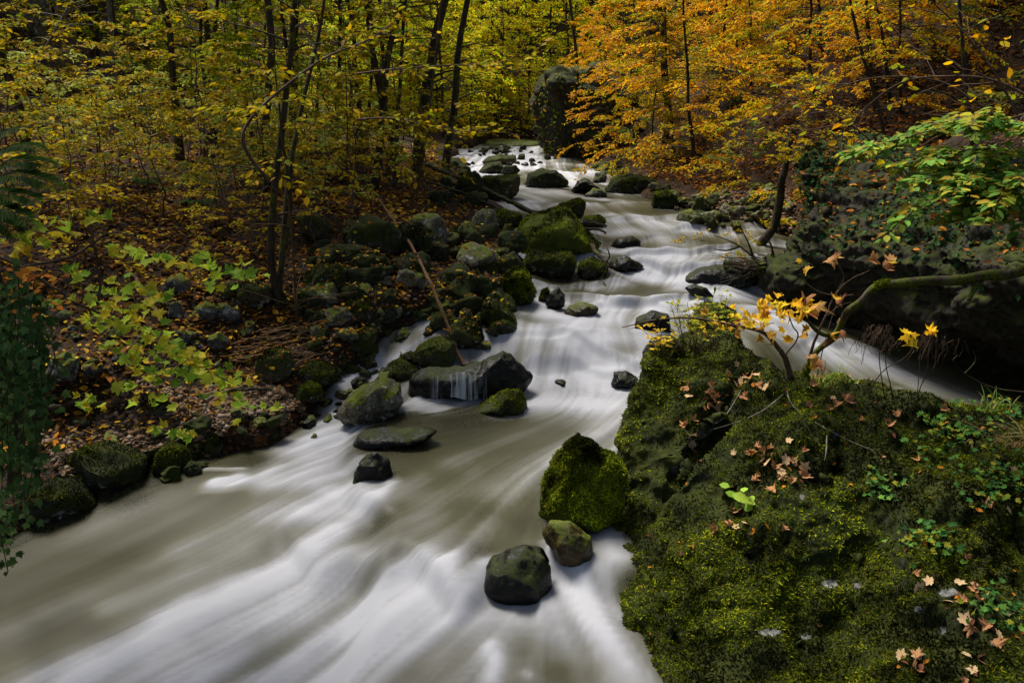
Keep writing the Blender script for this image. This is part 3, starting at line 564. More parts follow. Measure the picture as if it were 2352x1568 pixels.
# farther up the stream
OR([(1201, 425), (1212, 398), (1245, 386), (1280, 390), (1304, 415), (1302, 428), (1240, 434)], 'mossy', 'long humped mossy rock in the upper stream', .7, 5, 50, .03, 'boulder')
OR([(1312, 440), (1325, 412), (1342, 406), (1380, 432), (1375, 442), (1340, 447)], 'wet', 'dark triangular rock in the upper stream', .8, 4, 51, .03)
OR([(1343, 450), (1362, 432), (1385, 434), (1395, 446), (1385, 454)], 'pale', 'pale flat rock before the dark triangular one', .8, 4, 52, .03)
OR([(1362, 420), (1368, 397), (1385, 394), (1393, 405), (1390, 422)], 'grey', 'grey rock standing behind the dark triangular one', .8, 4, 53, .03)
OR([(1388, 442), (1410, 412), (1450, 402), (1500, 415), (1525, 440), (1480, 448)], 'mossy', 'dark mossy hump on the far right shore', .8, 5, 54, .03)
OR([(1098, 445), (1110, 408), (1150, 404), (1188, 406), (1190, 440), (1176, 463), (1130, 462)], 'half', 'square dark boulder at the left edge of the upper stream', .8, 5, 55, .04, 'boulder')
OR([(1040, 440), (1055, 405), (1090, 393), (1112, 412), (1108, 440), (1075, 452)], 'mossy', 'mossy boulder behind the square dark one', .8, 5, 56, .04, 'boulder')
OR([(1098, 395), (1112, 374), (1150, 371), (1162, 388), (1150, 400)], 'mossy', 'flat mossy rock of the far mid stream heap', .8, 4, 57, .03)
OR([(1105, 376), (1120, 360), (1150, 353), (1182, 362), (1185, 375), (1140, 380)], 'half', 'broad rock topping the far mid stream heap', .8, 4, 58, .03)
OR([(1150, 400), (1160, 380), (1185, 378), (1195, 392), (1180, 405)], 'mossy', 'mossy lump at the right end of the far mid stream heap', .8, 4, 59, .03)
OR([(1090, 340), (1120, 333), (1180, 330), (1240, 326), (1280, 329), (1285, 338), (1180, 342)], 'moss', 'low bright mossy bank across the far end of the stream', .6, 5, 62, .04, 'bank', 'moss_bank', Y=35.5)
OR([(1498, 472), (1502, 445), (1530, 438), (1555, 450), (1555, 475), (1520, 481)], 'mossy', 'round mossy rock by the gravelly right shore', .8, 5, 60, .03)
OR([(1552, 510), (1562, 488), (1590, 478), (1604, 492), (1595, 510)], 'pale', 'pale rock by the gravelly right shore', .8, 4, 61, .03)
# left bank
OR([(580, 870), (592, 825), (625, 803), (660, 808), (675, 850), (655, 882), (610, 885)], 'half', 'speckled round rock where the twig heap ends', .8, 5, 70, .035)
OR([(668, 870), (690, 838), (735, 830), (778, 850), (780, 878), (720, 888)], 'mossy', 'low mossy rock right of the speckled round one', .8, 5, 71, .04)
OR([(665, 935), (675, 900), (705, 872), (735, 885), (740, 915), (700, 938)], 'mossy', 'dark mossy rock at the mouth of the left rivulet', .8, 5, 72, .04)
OR([(695, 665), (705, 620), (745, 600), (785, 612), (800, 655), (760, 685), (710, 682)], 'mossy', 'large dark mossy rock above the left bank stones', .8, 5, 73, .04)
OR([(795, 800), (805, 765), (835, 745), (865, 760), (872, 810), (835, 828)], 'mossy', 'mossy block with a lit right edge on the left bank', .8, 5, 74, .04)
OR([(525, 685), (540, 650), (585, 635), (620, 655), (622, 690), (570, 702)], 'half', 'grey rock with a moss cap behind the maple twig', .8, 5, 75, .04)
OR([(488, 728), (492, 700), (520, 694), (552, 705), (548, 735), (515, 745)], 'grey', 'cracked grey stone of the old bank wall', .8, 4, 76, .04)
OR([(446, 740), (450, 700), (475, 688), (498, 712), (492, 745)], 'grey', 'upright grey stone left of the cracked one', .8, 4, 77, .04)
OR([(382, 730), (395, 695), (412, 690), (424, 722), (415, 738)], 'grey', 'small pointed grey stone among the maple leaves', .8, 4, 78, .04)
OR([(372, 668), (380, 640), (410, 625), (440, 640), (440, 670), (400, 678)], 'grey', 'dark grey stone beneath the maple twig', .8, 4, 79, .04)
OR([(468, 800), (475, 772), (505, 762), (525, 785), (515, 808)], 'grey', 'rough grey stone by the heap of dead twigs', .8, 4, 80, .04)
OR([(105, 870), (115, 825), (150, 810), (178, 825), (180, 870), (140, 885)], 'grey', 'pale split stone beside the ivy column', .8, 5, 81, .04)
OR([(185, 870), (192, 838), (215, 828), (228, 850), (220, 875)], 'grey', 'pale little stone right of the split stone', .8, 4, 82, .04)
OR([(345, 1085), (355, 1040), (385, 1020), (425, 1030), (442, 1065), (430, 1090)], 'mossy', 'dark mossy rock beside the patch of floating foam', .8, 5, 83, .04)
OR([(130, 1120), (140, 1055), (190, 1020), (270, 1030), (325, 1065), (320, 1110), (240, 1140)], 'mossy', 'wide dark mossy rock at the lower left water edge', .8, 5, 84, .04, 'boulder')
OR([(40, 1180), (60, 1120), (120, 1095), (190, 1130), (215, 1165), (180, 1195), (100, 1205)], 'mossy', 'dark mossy rock at the foot of the ivy column', .8, 5, 85, .04)
OR([(155, 985), (165, 962), (190, 955), (213, 968), (205, 988)], 'wet', 'small black stone on the gravel under a green leaf', .9, 4, 86, .03)
OR([(325, 960), (345, 920), (372, 905), (400, 935), (405, 965), (360, 972)], 'mossy', 'mossy rock amid the gravel', .8, 4, 87, .04)
OR([(455, 1040), (470, 1000), (500, 985), (520, 1010), (515, 1045)], 'mossy', 'mossy rock at the gravel edge', .8, 4, 88, .04)
OR([(840, 575), (848, 530), (890, 510), (960, 515), (1000, 540), (990, 575), (900, 590)], 'mossy', 'long mossy bank rock above the leaning pole', .9, 5, 89, .04, 'boulder')
OR([(1020, 545), (1035, 522), (1080, 515), (1110, 530), (1105, 550), (1060, 556)], 'mossy', 'mossy rock behind the fallen log end', .9, 5, 90, .04)
OR([(1005, 665), (1015, 640), (1060, 622), (1105, 635), (1115, 660), (1070, 674)], 'mossy', 'mossy hummock left of the steep egg shaped boulder', .9, 5, 91, .04)
OR([(960, 690), (1000, 672), (1045, 682), (1050, 712), (1010, 722)], 'pale', 'pale bare stone by the leaning pole', .9, 4, 92, .03)
OR([(985, 760), (995, 715), (1030, 706), (1050, 730), (1040, 765)], 'half', 'greenish boulder behind the pole foot', .9, 5, 93, .04)
OR([(785, 715), (800, 690), (840, 682), (868, 705), (860, 735), (815, 742)], 'mossy', 'mossy bank rock under the thin leaning stems', .9, 4, 94, .04)
OR([(1110, 520), (1120, 490), (1160, 482), (1200, 492), (1205, 520), (1150, 530)], 'half', 'dark rock under the fallen log', .9, 5, 95, .04)
OR([(1325, 640), (1335, 605), (1360, 595), (1395, 600), (1400, 625), (1360, 642)], 'half', 'brown mossy shoal with driftwood right of the flat topped boulder', .9, 5, 96, .04)

# foam that piles against the rocks and trails off downstream
CS = .035; gx0, gy0 = -7.0, 3.0; acc = np.zeros((1060, 460))
for o_, V_, F_, n_ in HERO:
    w_ = W(V_[:, 0], V_[:, 1]); m_ = (np.abs(V_[:, 2] - w_) < .05) & (V_[:, 0] > XL(V_[:, 1]) - .2) & (V_[:, 0] < XR(V_[:, 1]) + .2)
    if m_.sum() < 4: continue
    p = V_[m_][:, :2].copy(); wgt = 1.0 / max(1, m_.sum()) * 260 * (V_[:, 0].max() - V_[:, 0].min())
    for k_ in range(22):
        i = ((p[:, 1] - gy0) / CS).astype(int); j = ((p[:, 0] - gx0) / CS).astype(int); ok = (i >= 0) & (i < 1060) & (j >= 0) & (j < 460)
        np.add.at(acc, (i[ok], j[ok]), wgt * (.86 ** k_)); p += flow(p[:, 0], p[:, 1]) * .045
for _ in range(3): acc = (acc + np.roll(acc, 1, 0) + np.roll(acc, -1, 0)) / 3; acc = (acc + np.roll(acc, 1, 1) + np.roll(acc, -1, 1)) / 3
i = ((wyv - gy0) / CS).astype(int); j = ((wx - gx0) / CS).astype(int); ok = (i >= 0) & (i < 1060) & (j >= 0) & (j < 460)
col_ = np.zeros(len(wx)); col_[ok] = acc[i[ok], j[ok]]
swift = sstep(.04, .35, foam); foam = foam + (1 - foam) * np.clip(col_ * .5, 0, .55) * (.25 + .75 * swift)
clr = np.maximum(clr, np.clip(col_ * .7, 0, .6) * (1 - foam)); WATER.data.attributes['clear'].data.foreach_set('value', clr.astype(np.float32))
WATER.data.attributes['foam'].data.foreach_set('value', np.clip(foam, 0, 1).astype(np.float32))

# leaves and ivy on the crag
def cloth_leaves(owner, V, Fc, n, size, seed, palf, part, tpl, thr):
    p, nr = sample_surface(V, Fc, n, seed, lambda c, q: np.clip(fbm(c, .9, 3, seed) + thr, 0, 1) + 1e-9); g = np.random.default_rng(seed); lv = Leaves()
    cen = V.mean(0); nr = np.where(((p - cen) * nr).sum(1)[:, None] < 0, -nr, nr)
    lv.add(p + nr * size * .5 - np.array(owner.location), g.normal(0, 1, (n, 3)) - UP * .6, norm(nr + UP * .6 + g.normal(0, .4, (n, 3))), size * g.uniform(.5, 1.2, n), palf(g, n)); tag(link(part, lv.mesh(part, *tpl, 'leaf', 1, .2), owner), kind='stuff')
CRAG = (crag, HERO[0][1], HERO[0][2])

# ------------------------------------------------------------------ small stones, gravel
def stone_mesh(name, seed, mat, sub=4, flat=.75):
    n, Fc = ICO[sub]; r = facet(n, seed, 11, .5, 1.0, 60)
    X = n * r[:, None] * np.array([1, .85, flat]); X = X * (1 + .10 * fbm(n, 1.8, 5, seed, .6) + .14 * terr(n, 1.6, seed + 3, 2.5) - .05 * np.abs(fbm(n, 5, 3, seed + 7)))[:, None]
    return make_mesh(name, X, [Fc], M[mat], True)
def put_stones(spots, kinds, label, group, cat='stone', name='bank_stone', seed=0, sink=.25):
    g = np.random.default_rng(seed)
    protos = [[stone_mesh(name, seed + 10 * i + j, k, 4, g.uniform(.55, .9)) for j in range(6)] for i, k in enumerate(kinds)]
    for (px, py, s) in spots:
        p = hit(px, py); i = g.integers(len(kinds)); me = protos[i][g.integers(6)]
        o = link(name, me); r = s * p[1] / F * .55
        o.location = (p[0], p[1] + r * .5, p[2] + r * .35); o.scale = (r * g.uniform(.85, 1.2), r * g.uniform(.8, 1.1), r * g.uniform(.8, 1.1)); o.rotation_euler = (g.uniform(-.5, .5), g.uniform(-.5, .5), g.uniform(0, 6.3))
        tag(o, label[i] if isinstance(label, list) else label, cat, group[i] if isinstance(group, list) else group)
def quad_spots(n, A, B, Cc, D, s0, s1, seed):
    g = np.random.default_rng(seed); out = []
    for _ in range(n):
        u, v = g.random(2); p = (1 - u) * (1 - v) * np.array(A) + u * (1 - v) * np.array(B) + u * v * np.array(Cc) + (1 - u) * v * np.array(D)
        out.append((p[0], p[1], s0 * (s1 / s0) ** (g.random() ** 1.6)))
    return out
bl = ['small dark mossy stone among the heaped stones of the left bank', 'small half mossy stone among the heaped stones of the left bank', 'small pale bare stone among the heaped stones of the left bank', 'small grey stone among the heaped stones of the left bank']
bgp = ['mossy stones heaped on the left bank', 'half mossy stones heaped on the left bank', 'pale stones heaped on the left bank', 'grey stones heaped on the left bank']
put_stones(quad_spots(105, (720, 540), (1190, 510), (1150, 780), (700, 800), 30, 110, 1) + quad_spots(40, (600, 700), (950, 640), (960, 860), (760, 880), 20, 60, 2), ['mossy', 'half', 'mossy', 'pale', 'mossy'], [bl[0], bl[1], bl[0], bl[2], bl[0]], [bgp[0], bgp[1], bgp[0], bgp[2], bgp[0]], seed=100)
put_stones(quad_spots(40, (90, 690), (600, 640), (620, 860), (130, 900), 18, 55, 3), ['grey', 'half', 'grey'], ['small grey stone of the tumbled old wall under the maple leaves', 'small mossy stone of the tumbled old wall under the maple leaves', 'small grey stone of the tumbled old wall under the maple leaves'], ['grey stones of the tumbled wall', 'mossy stones of the tumbled wall', 'grey stones of the tumbled wall'], seed=150)
put_stones(quad_spots(34, (150, 1010), (640, 930), (660, 1040), (230, 1150), 22, 60, 4), ['mossy', 'brown', 'mossy'], ['small mossy stone at the lower left water edge', 'small brown stone at the lower left water edge', 'small mossy stone at the lower left water edge'], ['mossy stones at the lower left water edge', 'brown stones at the lower left water edge', 'mossy stones at the lower left water edge'], seed=200)
put_stones(quad_spots(26, (650, 1010), (780, 900), (960, 830), (720, 1010), 18, 44, 5), ['wet', 'brown'], ['small wet dark stone in the left rivulet', 'small wet brown stone in the left rivulet'], ['dark stones in the left rivulet', 'brown stones in the left rivulet'], seed=250)
put_stones(quad_spots(62, (1520, 460), (1780, 430), (1840, 540), (1600, 520), 16, 48, 6), ['pale', 'half', 'brown'], ['small pale stone of the right hand gravel shore', 'small mossy stone of the right hand gravel shore', 'small brown stone of the right hand gravel shore'], ['pale stones of the right shore', 'mossy stones of the right shore', 'brown stones of the right shore'], seed=300)
put_stones(quad_spots(34, (1330, 385), (1440, 395), (1560, 450), (1440, 420), 14, 34, 7), ['half', 'pale'], ['stone along the far right shore below the orange trees', 'pale stone along the far right shore below the orange trees'], ['mossy stones along the far right shore', 'pale stones along the far right shore'], seed=330)
put_stones(quad_spots(44, (1080, 345), (1270, 338), (1290, 385), (1060, 385), 10, 26, 8), ['wet', 'mossy'], ['little dark stone breaking the far white water', 'little mossy stone breaking the far white water'], ['dark stones in the far white water', 'mossy stones in the far white water'], seed=360, name='stream_stone')
put_stones(quad_spots(22, (1010, 400), (1060, 380), (1120, 470), (1000, 480), 20, 50, 9), ['mossy', 'half'], ['mossy stone along the shaded far left shore', 'half mossy stone along the shaded far left shore'], ['mossy stones along the far left shore', 'half mossy stones along the far left shore'], seed=390)
def gravel(name, spots_fn, n, seed, s0, s1):
    g = np.random.default_rng(seed); n1, F1 = ICO1
    P = spots_fn(g, n); k = len(P); s = s0 * (s1 / s0) ** (g.random(k) ** 2)
    cols = np.array([(.14, .08, .042), (.17, .11, .06), (.10, .06, .034), (.21, .16, .11), (.055, .04, .027)])[g.integers(5, size=k)] * g.uniform(.7, 1.15, (k, 1))
    j = g.uniform(.45, 1.35, (k, len(n1), 1)); sc3 = g.uniform(.5, 1.3, (k, 1, 3)) * np.array([1, .8, .55])
    a = g.uniform(0, 6.28, k); ca, sa = np.cos(a)[:, None], np.sin(a)[:, None]
    L = n1[None] * j * sc3; X = L[..., 0] * ca - L[..., 1] * sa; Y = L[..., 0] * sa + L[..., 1] * ca
    V = np.stack([X, Y, L[..., 2]], 2) * s[:, None, None] + P[:, None, :]
    Fc = (F1[None] + (np.arange(k) * len(n1))[:, None, None]).reshape(-1, 3)
    mt = leaf_mat('gravel_stone', 0, .8)
    o = link(name, make_mesh(name, V.reshape(-1, 3), [Fc], mt, False, np.repeat(cols, len(n1), 0))); return o
ICO1 = ico(1)
def poly_spots(x0, y0, x1, y1, x2, y2, x3, y3):
    A, B, Cc, D = [np.array(hit(*p)) for p in ((x0, y0), (x1, y1), (x2, y2), (x3, y3))]
    def f(g, n):
        u, v = g.random((2, n, 1)); p = (1 - u) * (1 - v) * A + u * (1 - v) * B + u * v * Cc + (1 - u) * v * D
        p[:, 2] = T(p[:, 0], p[:, 1]) + .01; return p
    return f
tag(gravel('gravel', poly_spots(90, 1010, 560, 870, 720, 960, 180, 1170), 9000, 4, .011, .065), 'tan gravel spread along the lower left bank', 'gravel', kind='stuff')
tag(gravel('gravel', poly_spots(1560, 470, 1800, 440, 1850, 560, 1640, 520), 2600, 5, .03, .09), 'pale gravel of the right hand shore behind the cliff', 'gravel', kind='stuff')
tag(gravel('gravel', poly_spots(640, 800, 1160, 560, 1180, 720, 780, 890), 1100, 6, .02, .08), 'pebbles between the heaped stones of the left bank', 'gravel', kind='stuff')

# ------------------------------------------------------------------ leaves and stems
OVAL_V = np.array([(0, 0, 0), (.30, .24, .05), (.30, -.24, .05), (.68, .22, .05), (.68, -.22, .05), (1, 0, -.04)]); OVAL_F = [np.array([(0, 1, 3, 5), (0, 5, 4, 2)])]
_mp = [(0, 0), (-.02, .16), (.14, .46), (.30, .32), (.50, .58), (.56, .24), (1.0, 0), (.56, -.24), (.50, -.58), (.30, -.32), (.14, -.46), (-.02, -.16)]
MAPLE_V = np.array([(.32, 0, -.03)] + [(x, y, .10 * abs(y) - .06 * x * x) for x, y in _mp]); MAPLE_F = [np.array([(0, i, i % 12 + 1) for i in range(1, 13)])]
# five toothed lobes with clefts between, for leaves seen close
_m2 = [(-.02, 0), (-.10, .22), (.02, .30), (.06, .50), (.20, .46), (.30, .34), (.40, .52), (.62, .62), (.60, .46), (.66, .34), (.58, .22), (.74, .20), (.80, .12), (1.05, 0)]
_m2 = _m2 + [(x, -y) for x, y in _m2[-2:0:-1]]
MAPLE2_V = np.array([(.34, 0, -.04)] + [(x, y, .16 * abs(y) - .10 * x * x) for x, y in _m2]); MAPLE2_F = [np.array([(0, i, i % len(_m2) + 1) for i in range(1, len(_m2) + 1)])]
def norm(v): return v / (np.linalg.norm(v, axis=-1, keepdims=True) + 1e-9)
class Leaves:
    def __init__(s): s.p, s.a, s.n, s.s, s.c = [], [], [], [], []
    def add(s, p, a, n, size, col):
        s.p.append(np.atleast_2d(p)); s.a.append(np.atleast_2d(a)); s.n.append(np.atleast_2d(n)); s.s.append(np.atleast_1d(size)); s.c.append(np.atleast_2d(col))
    def count(s): return sum(len(x) for x in s.p)
    def mesh(s, name, tv=OVAL_V, tf=OVAL_F, mat='leaf', seed=0, curl=0):
        p, a, n, z, c = (np.concatenate(q) for q in (s.p, s.a, s.n, s.s, s.c))
        a = norm(a); b = norm(np.cross(n, a)); n = np.cross(a, b); k = len(p)
        tv_ = np.repeat(tv[None], k, 0)
        if curl:
            g = np.random.default_rng(seed); cu = g.uniform(-curl, curl * 1.6, (k, 1)); tv_ = tv_.copy()
            tv_[..., 2] += cu * (tv_[..., 0] - .3) ** 2 * 1.6 + g.uniform(-curl, curl * 2, (k, 1)) * tv_[..., 1] ** 2 * 2
        V = p[:, None] + z[:, None, None] * (tv_[..., :1] * a[:, None] + tv_[..., 1:2] * b[:, None] + tv_[..., 2:] * n[:, None])
        F_ = [(f[None] + (np.arange(k) * len(tv))[:, None, None]).reshape(-1, f.shape[1]) for f in tf]
        return make_mesh(name, V.reshape(-1, 3), F_, M[mat] if isinstance(mat, str) else mat, False, np.repeat(c, len(tv), 0))
class Tubes:
    def __init__(s): s.V, s.F, s.n = [], [], 0
    def add(s, pts, rad, k=6):
        P = np.asarray(pts, float); r = np.broadcast_to(np.asarray(rad, float), (len(P),)) if np.ndim(rad) else np.full(len(P), rad)
        tg = norm(np.gradient(P, axis=0)); ref = np.array([.13, .27, .95]) if abs(tg[0, 2]) < .9 else np.array([.95, .2, .1])
        u = norm(np.cross(tg, ref)); v = np.cross(tg, u); th = np.arange(k) * 2 * np.pi / k
        ring = P[:, None] + r[:, None, None] * (np.cos(th)[None, :, None] * u[:, None] + np.sin(th)[None, :, None] * v[:, None])
        m_ = len(P); i = (np.arange(m_ - 1)[:, None] * k + np.arange(k)[None]); j = (np.arange(m_ - 1)[:, None] * k + (np.arange(k)[None] + 1) % k)
        s.F.append(np.stack([i, j, j + k, i + k], 2).reshape(-1, 4) + s.n); s.V.append(ring.reshape(-1, 3)); s.n += m_ * k
    def mesh(s, name, mat): return make_mesh(name, np.concatenate(s.V), [np.concatenate(s.F)], M[mat], True)
def pal(*cols):
    A = np.array(cols, float)
    def f(g, n): return A[g.integers(len(A), size=n)] * g.uniform(.65, 1.2, (n, 1)) * g.uniform(.92, 1.08, (n, 3))
    return f
YEL = pal((.58, .40, .006), (.46, .36, .006), (.36, .34, .008), (.52, .30, .005), (.22, .26, .008), (.30, .20, .008))
YGR = pal((.56, .48, .008), (.34, .42, .008), (.20, .32, .008), (.62, .46, .006), (.14, .25, .006), (.42, .46, .01))
LIME = pal((.30, .38, .05), (.22, .32, .04), (.38, .40, .06), (.30, .32, .03), (.40, .34, .04))
ORA = pal((.80, .34, .004), (.74, .44, .005), (.62, .22, .004), (.48, .16, .006), (.50, .40, .008), (.78, .50, .005))
OYG = pal((0.680, 0.380, 0.005), (0.540, 0.420, 0.007), (0.340, 0.340, 0.007), (0.660, 0.300, 0.004), (0.260, 0.300, 0.006))
BRI = pal((.90, .68, .008), (.84, .60, .006), (.66, .72, .010), (.42, .60, .010), (.88, .52, .006), (.54, .66, .01))
GRN = pal((.12, .26, .04), (.16, .30, .05), (.10, .20, .035), (.20, .32, .05), (.28, .30, .04))
DKG = pal((.03, .075, .025), (.045, .10, .03), (.02, .05, .02), (.06, .11, .03))
LIT = pal((0.180, 0.070, 0.011), (0.279, 0.115, 0.012), (0.098, 0.041, 0.009), (0.394, 0.205, 0.015), (0.061, 0.029, 0.008), (0.476, 0.312, 0.015), (0.197, 0.107, 0.025))
LITR = pal((0.246, 0.082, 0.010), (0.344, 0.123, 0.010), (0.131, 0.045, 0.008), (0.410, 0.180, 0.010), (0.074, 0.030, 0.007))
TAN = pal((.42, .25, .13), (.34, .18, .09), (.26, .12, .06), (.46, .30, .17))
UP = np.array([0, 0, 1.])
def bend_path(g, a, b, n, wob):
    t = np.linspace(0, 1, n)[:, None]; L = np.linalg.norm(b - a)
    w = np.cumsum(g.normal(0, wob * L / n, (n, 3)), 0); w -= w[:1] + (w[-1:] - w[:1]) * t
    return a + (b - a) * t + w
def spray(g, lv, pts, leaves, size, palette, flat=.35, side=.55, spread=.05):
    """leaves along a twig, left and right of it, lying roughly level"""
    n = max(1, int(leaves)); t = g.uniform(.12, 1, n) * (len(pts) - 1); i = np.clip(t.astype(int), 0, len(pts) - 2); f = (t - i)[:, None]
    p = pts[i] * (1 - f) + pts[i + 1] * f; d = norm(pts[i + 1] - pts[i]); sd = norm(np.cross(d, UP + g.normal(0, .05, 3))) * g.choice([-1, 1], (n, 1))
    a = norm(d * (1 - side) + sd * side + g.normal(0, .18, (n, 3)) - UP * .15); nn = norm(UP + g.normal(0, flat, (n, 3)))
    lv.add(p + sd * spread * g.random((n, 1)) + g.normal(0, spread * .4, (n, 3)), a, nn, size * g.uniform(.6, 1.2, n), palette(g, n))
def grow(seed, H=9, r0=.10, lean=(0, 0), cs=.2, nb=26, bl=2.2, tw=6, lf=26, leaf=.11, palette=YGR, up=.25, droop=.25, kink=.12, sides=7, flat=.35, fork=0, side_dir=None):
    g = np.random.default_rng(seed); tb, lv = Tubes(), Leaves()
    top = np.array([lean[0] * H, lean[1] * H, H]); tr = bend_path(g, np.zeros(3), top, 14, kink); tr[:, 2] = np.linspace(-.3, H, 14)
    rad = r0 * (1 - .85 * np.linspace(0, 1, 14)); rad[0] *= 1.5; rad[1] *= 1.1
    tb.add(tr, rad, sides)
    for k in range(nb):
        h = cs + (1 - cs) * (k + g.random()) / nb; f = h * 13; i = min(int(f), 12); st = tr[i] * (1 - f + i) + tr[i + 1] * (f - i)
        az = g.uniform(0, 6.283) if side_dir is None else side_dir + g.normal(0, .8)
        L = bl * (1.15 - .75 * h) * g.uniform(.6, 1.25); d = np.array([math.cos(az), math.sin(az), up + g.normal(0, .15)])
        bt = np.linspace(0, 1, 8)[:, None]; pts = st + d * L * bt - UP * droop * L * bt ** 2 + np.cumsum(g.normal(0, .03 * L, (8, 3)), 0) * bt
        tb.add(pts, np.linspace(r0 * .28 * (1.1 - .6 * h), .004, 8), 4)
        spray(g, lv, pts[3:], lf * .6, leaf, palette, flat)
        for q in range(tw):
            tt = g.uniform(.25, .98) * 7; i2 = min(int(tt), 6); s0 = pts[i2] * (1 - tt + i2) + pts[i2 + 1] * (tt - i2); dd = norm(pts[i2 + 1] - pts[i2])
            sd = np.cross(dd, UP) * g.choice([-1, 1]); d2 = norm(dd * .6 + sd * g.uniform(.4, 1) + UP * g.normal(0, .12)); l2 = L * g.uniform(.2, .45)
            t2 = np.linspace(0, 1, 5)[:, None]; p2 = s0 + d2 * l2 * t2 - UP * .18 * l2 * t2 ** 2
            tb.add(p2, np.linspace(.007, .003, 5), 3); spray(g, lv, p2, lf, leaf, palette, flat)
    return tb, lv
def kids(o): return [c for c in bpy.data.objects if c.parent == o]
def copy_thing(root, ch, loc, rz, sc_, label, group):
    r = root.copy(); C.objects.link(r); r.location = loc; r.rotation_euler = (0, 0, rz); r.scale = (sc_,) * 3; r['label'] = label
    if group: r['group'] = group
    for c in ch:
        d = c.copy(); C.objects.link(d); d.parent = r
    return r
PROTO = {}
def tree_at(kind, loc, rz, sc_, label, group, cat='tree'):
    P = PROTO[kind]
    if 'root' not in P:
        r = empty(P['name'], loc, label, cat, group, rz); r.scale = (sc_,) * 3
        a = link('trunk', P['tb'].mesh('trunk', P['bark']), r); b = link('crown', P['lv'].mesh('crown', *P.get('tpl', (OVAL_V, OVAL_F))), r)
        P['root'], P['ch'] = r, [a, b]; return r
    return copy_thing(P['root'], P['ch'], loc, rz, sc_, label, group)
def proto(key, name, bark, **kw):
    tb, lv = grow(**kw); PROTO[key] = dict(name=name, bark=bark, tb=tb, lv=lv)
for i in range(4): proto(f'w{i}', 'woodland_tree', 'bark', seed=400 + i, H=[10, 12, 9, 11][i], r0=.065, cs=.16, nb=30, bl=2.3, tw=7, lf=24, leaf=.125, palette=[YGR, YEL, YGR, pal((.18, .30, .008), (.12, .24, .008), (.32, .36, .008), (.50, .44, .01))][i], kink=.10)
for i in range(4): proto(f'o{i}', 'beech_tree', 'bark', seed=420 + i, H=[7.5, 9, 7, 8][i], r0=.07, lean=(-.15, -.05), cs=.04, nb=34, bl=2.7, tw=8, lf=21, leaf=.125, palette=[ORA, OYG, ORA, OYG][i], kink=.12, up=.12)
for i in range(3): proto(f'b{i}', 'golden_tree', 'bark', seed=440 + i, H=[11, 12, 10][i], r0=.10, cs=.03, nb=40, bl=3.6, tw=8, lf=8, leaf=.19, palette=[BRI, BRI, pal((.66, .66, .01), (.42, .56, .01), (.28, .46, .01), (.78, .62, .01))][i], kink=.10)
for i in range(4): proto(f's{i}', 'hazel_sapling', 'twig', seed=460 + i, H=[2.6, 3.2, 2.2, 2.8][i], r0=.022, cs=.25, nb=13, bl=1.15, tw=3, lf=9, leaf=.115, palette=[YEL, YEL, LIME, YEL][i], kink=.2, sides=5, up=.4)
for i in range(2): proto(f'u{i}', 'leafy_shrub', 'twig', seed=480 + i, H=1.5, r0=.02, cs=.05, nb=16, bl=1.2, tw=4, lf=12, leaf=.10, palette=[OYG, pal((.10, .17, .03), (.16, .2, .03), (.26, .24, .03))][i], kink=.25, sides=5, up=.5)
rg = np.random.default_rng(99)
def ground(x, y): return np.array([x, y, float(T(np.array([x]), np.array([y]))[0])])
def scatter(n, xr, yr, kinds, labels, group, s0, s1, seed, mind=1.3, cond=None, cat='tree'):
    g = np.random.default_rng(seed); done = []; tries = 0
    while len(done) < n and tries < 4000:
        tries += 1; x, y = g.uniform(*xr), g.uniform(*yr)
        if XL(y) - .9 < x < XR(y) + .9 or (cond and not cond(x, y)) or any((x - a) ** 2 + (y - b_) ** 2 < mind ** 2 for a, b_ in done): continue
        i = g.integers(len(kinds)); done.append((x, y))
        tree_at(kinds[i], ground(x, y), g.uniform(0, 6.28) if kinds[i][0] != 'o' else g.uniform(-.9, .9), g.uniform(s0, s1), labels[i], group[i] if isinstance(group, list) else group, cat)
# the woods left of the stream
scatter(42, (-26, -3.2), (18, 44), ['w0', 'w1', 'w2', 'w3'], ['slim tree with yellow green leaves in the left hand woods', 'slim tree with yellow leaves in the left hand woods', 'slim tree with yellow green leaves in the left hand woods', 'slim tree with greener leaves in the left hand woods'],
        ['yellow green trees of the left woods', 'yellow trees of the left woods', 'yellow green trees of the left woods', 'greener trees of the left woods'], .75, 1.15, 1, 1.6, cond=lambda x, y: x < XL(y) - 1.5 and not (x < -8 and y < 27) and not (y > 27 and x > -12))
# orange beeches on the right slope
scatter(64, (3.4, 24), (15.5, 44), ['o0', 'o1', 'o2', 'o3'], ['beech tree with orange autumn leaves on the right slope', 'beech tree with yellow green autumn leaves on the right slope', 'beech tree with orange autumn leaves on the right slope', 'beech tree with yellow green autumn leaves on the right slope'],
        ['orange beeches on the right slope', 'yellow green beeches on the right slope', 'orange beeches on the right slope', 'yellow green beeches on the right slope'], .5, .95, 2, 1.35, cond=lambda x, y: x > XR(y) + (1.0 if y > 20 else 2.6))
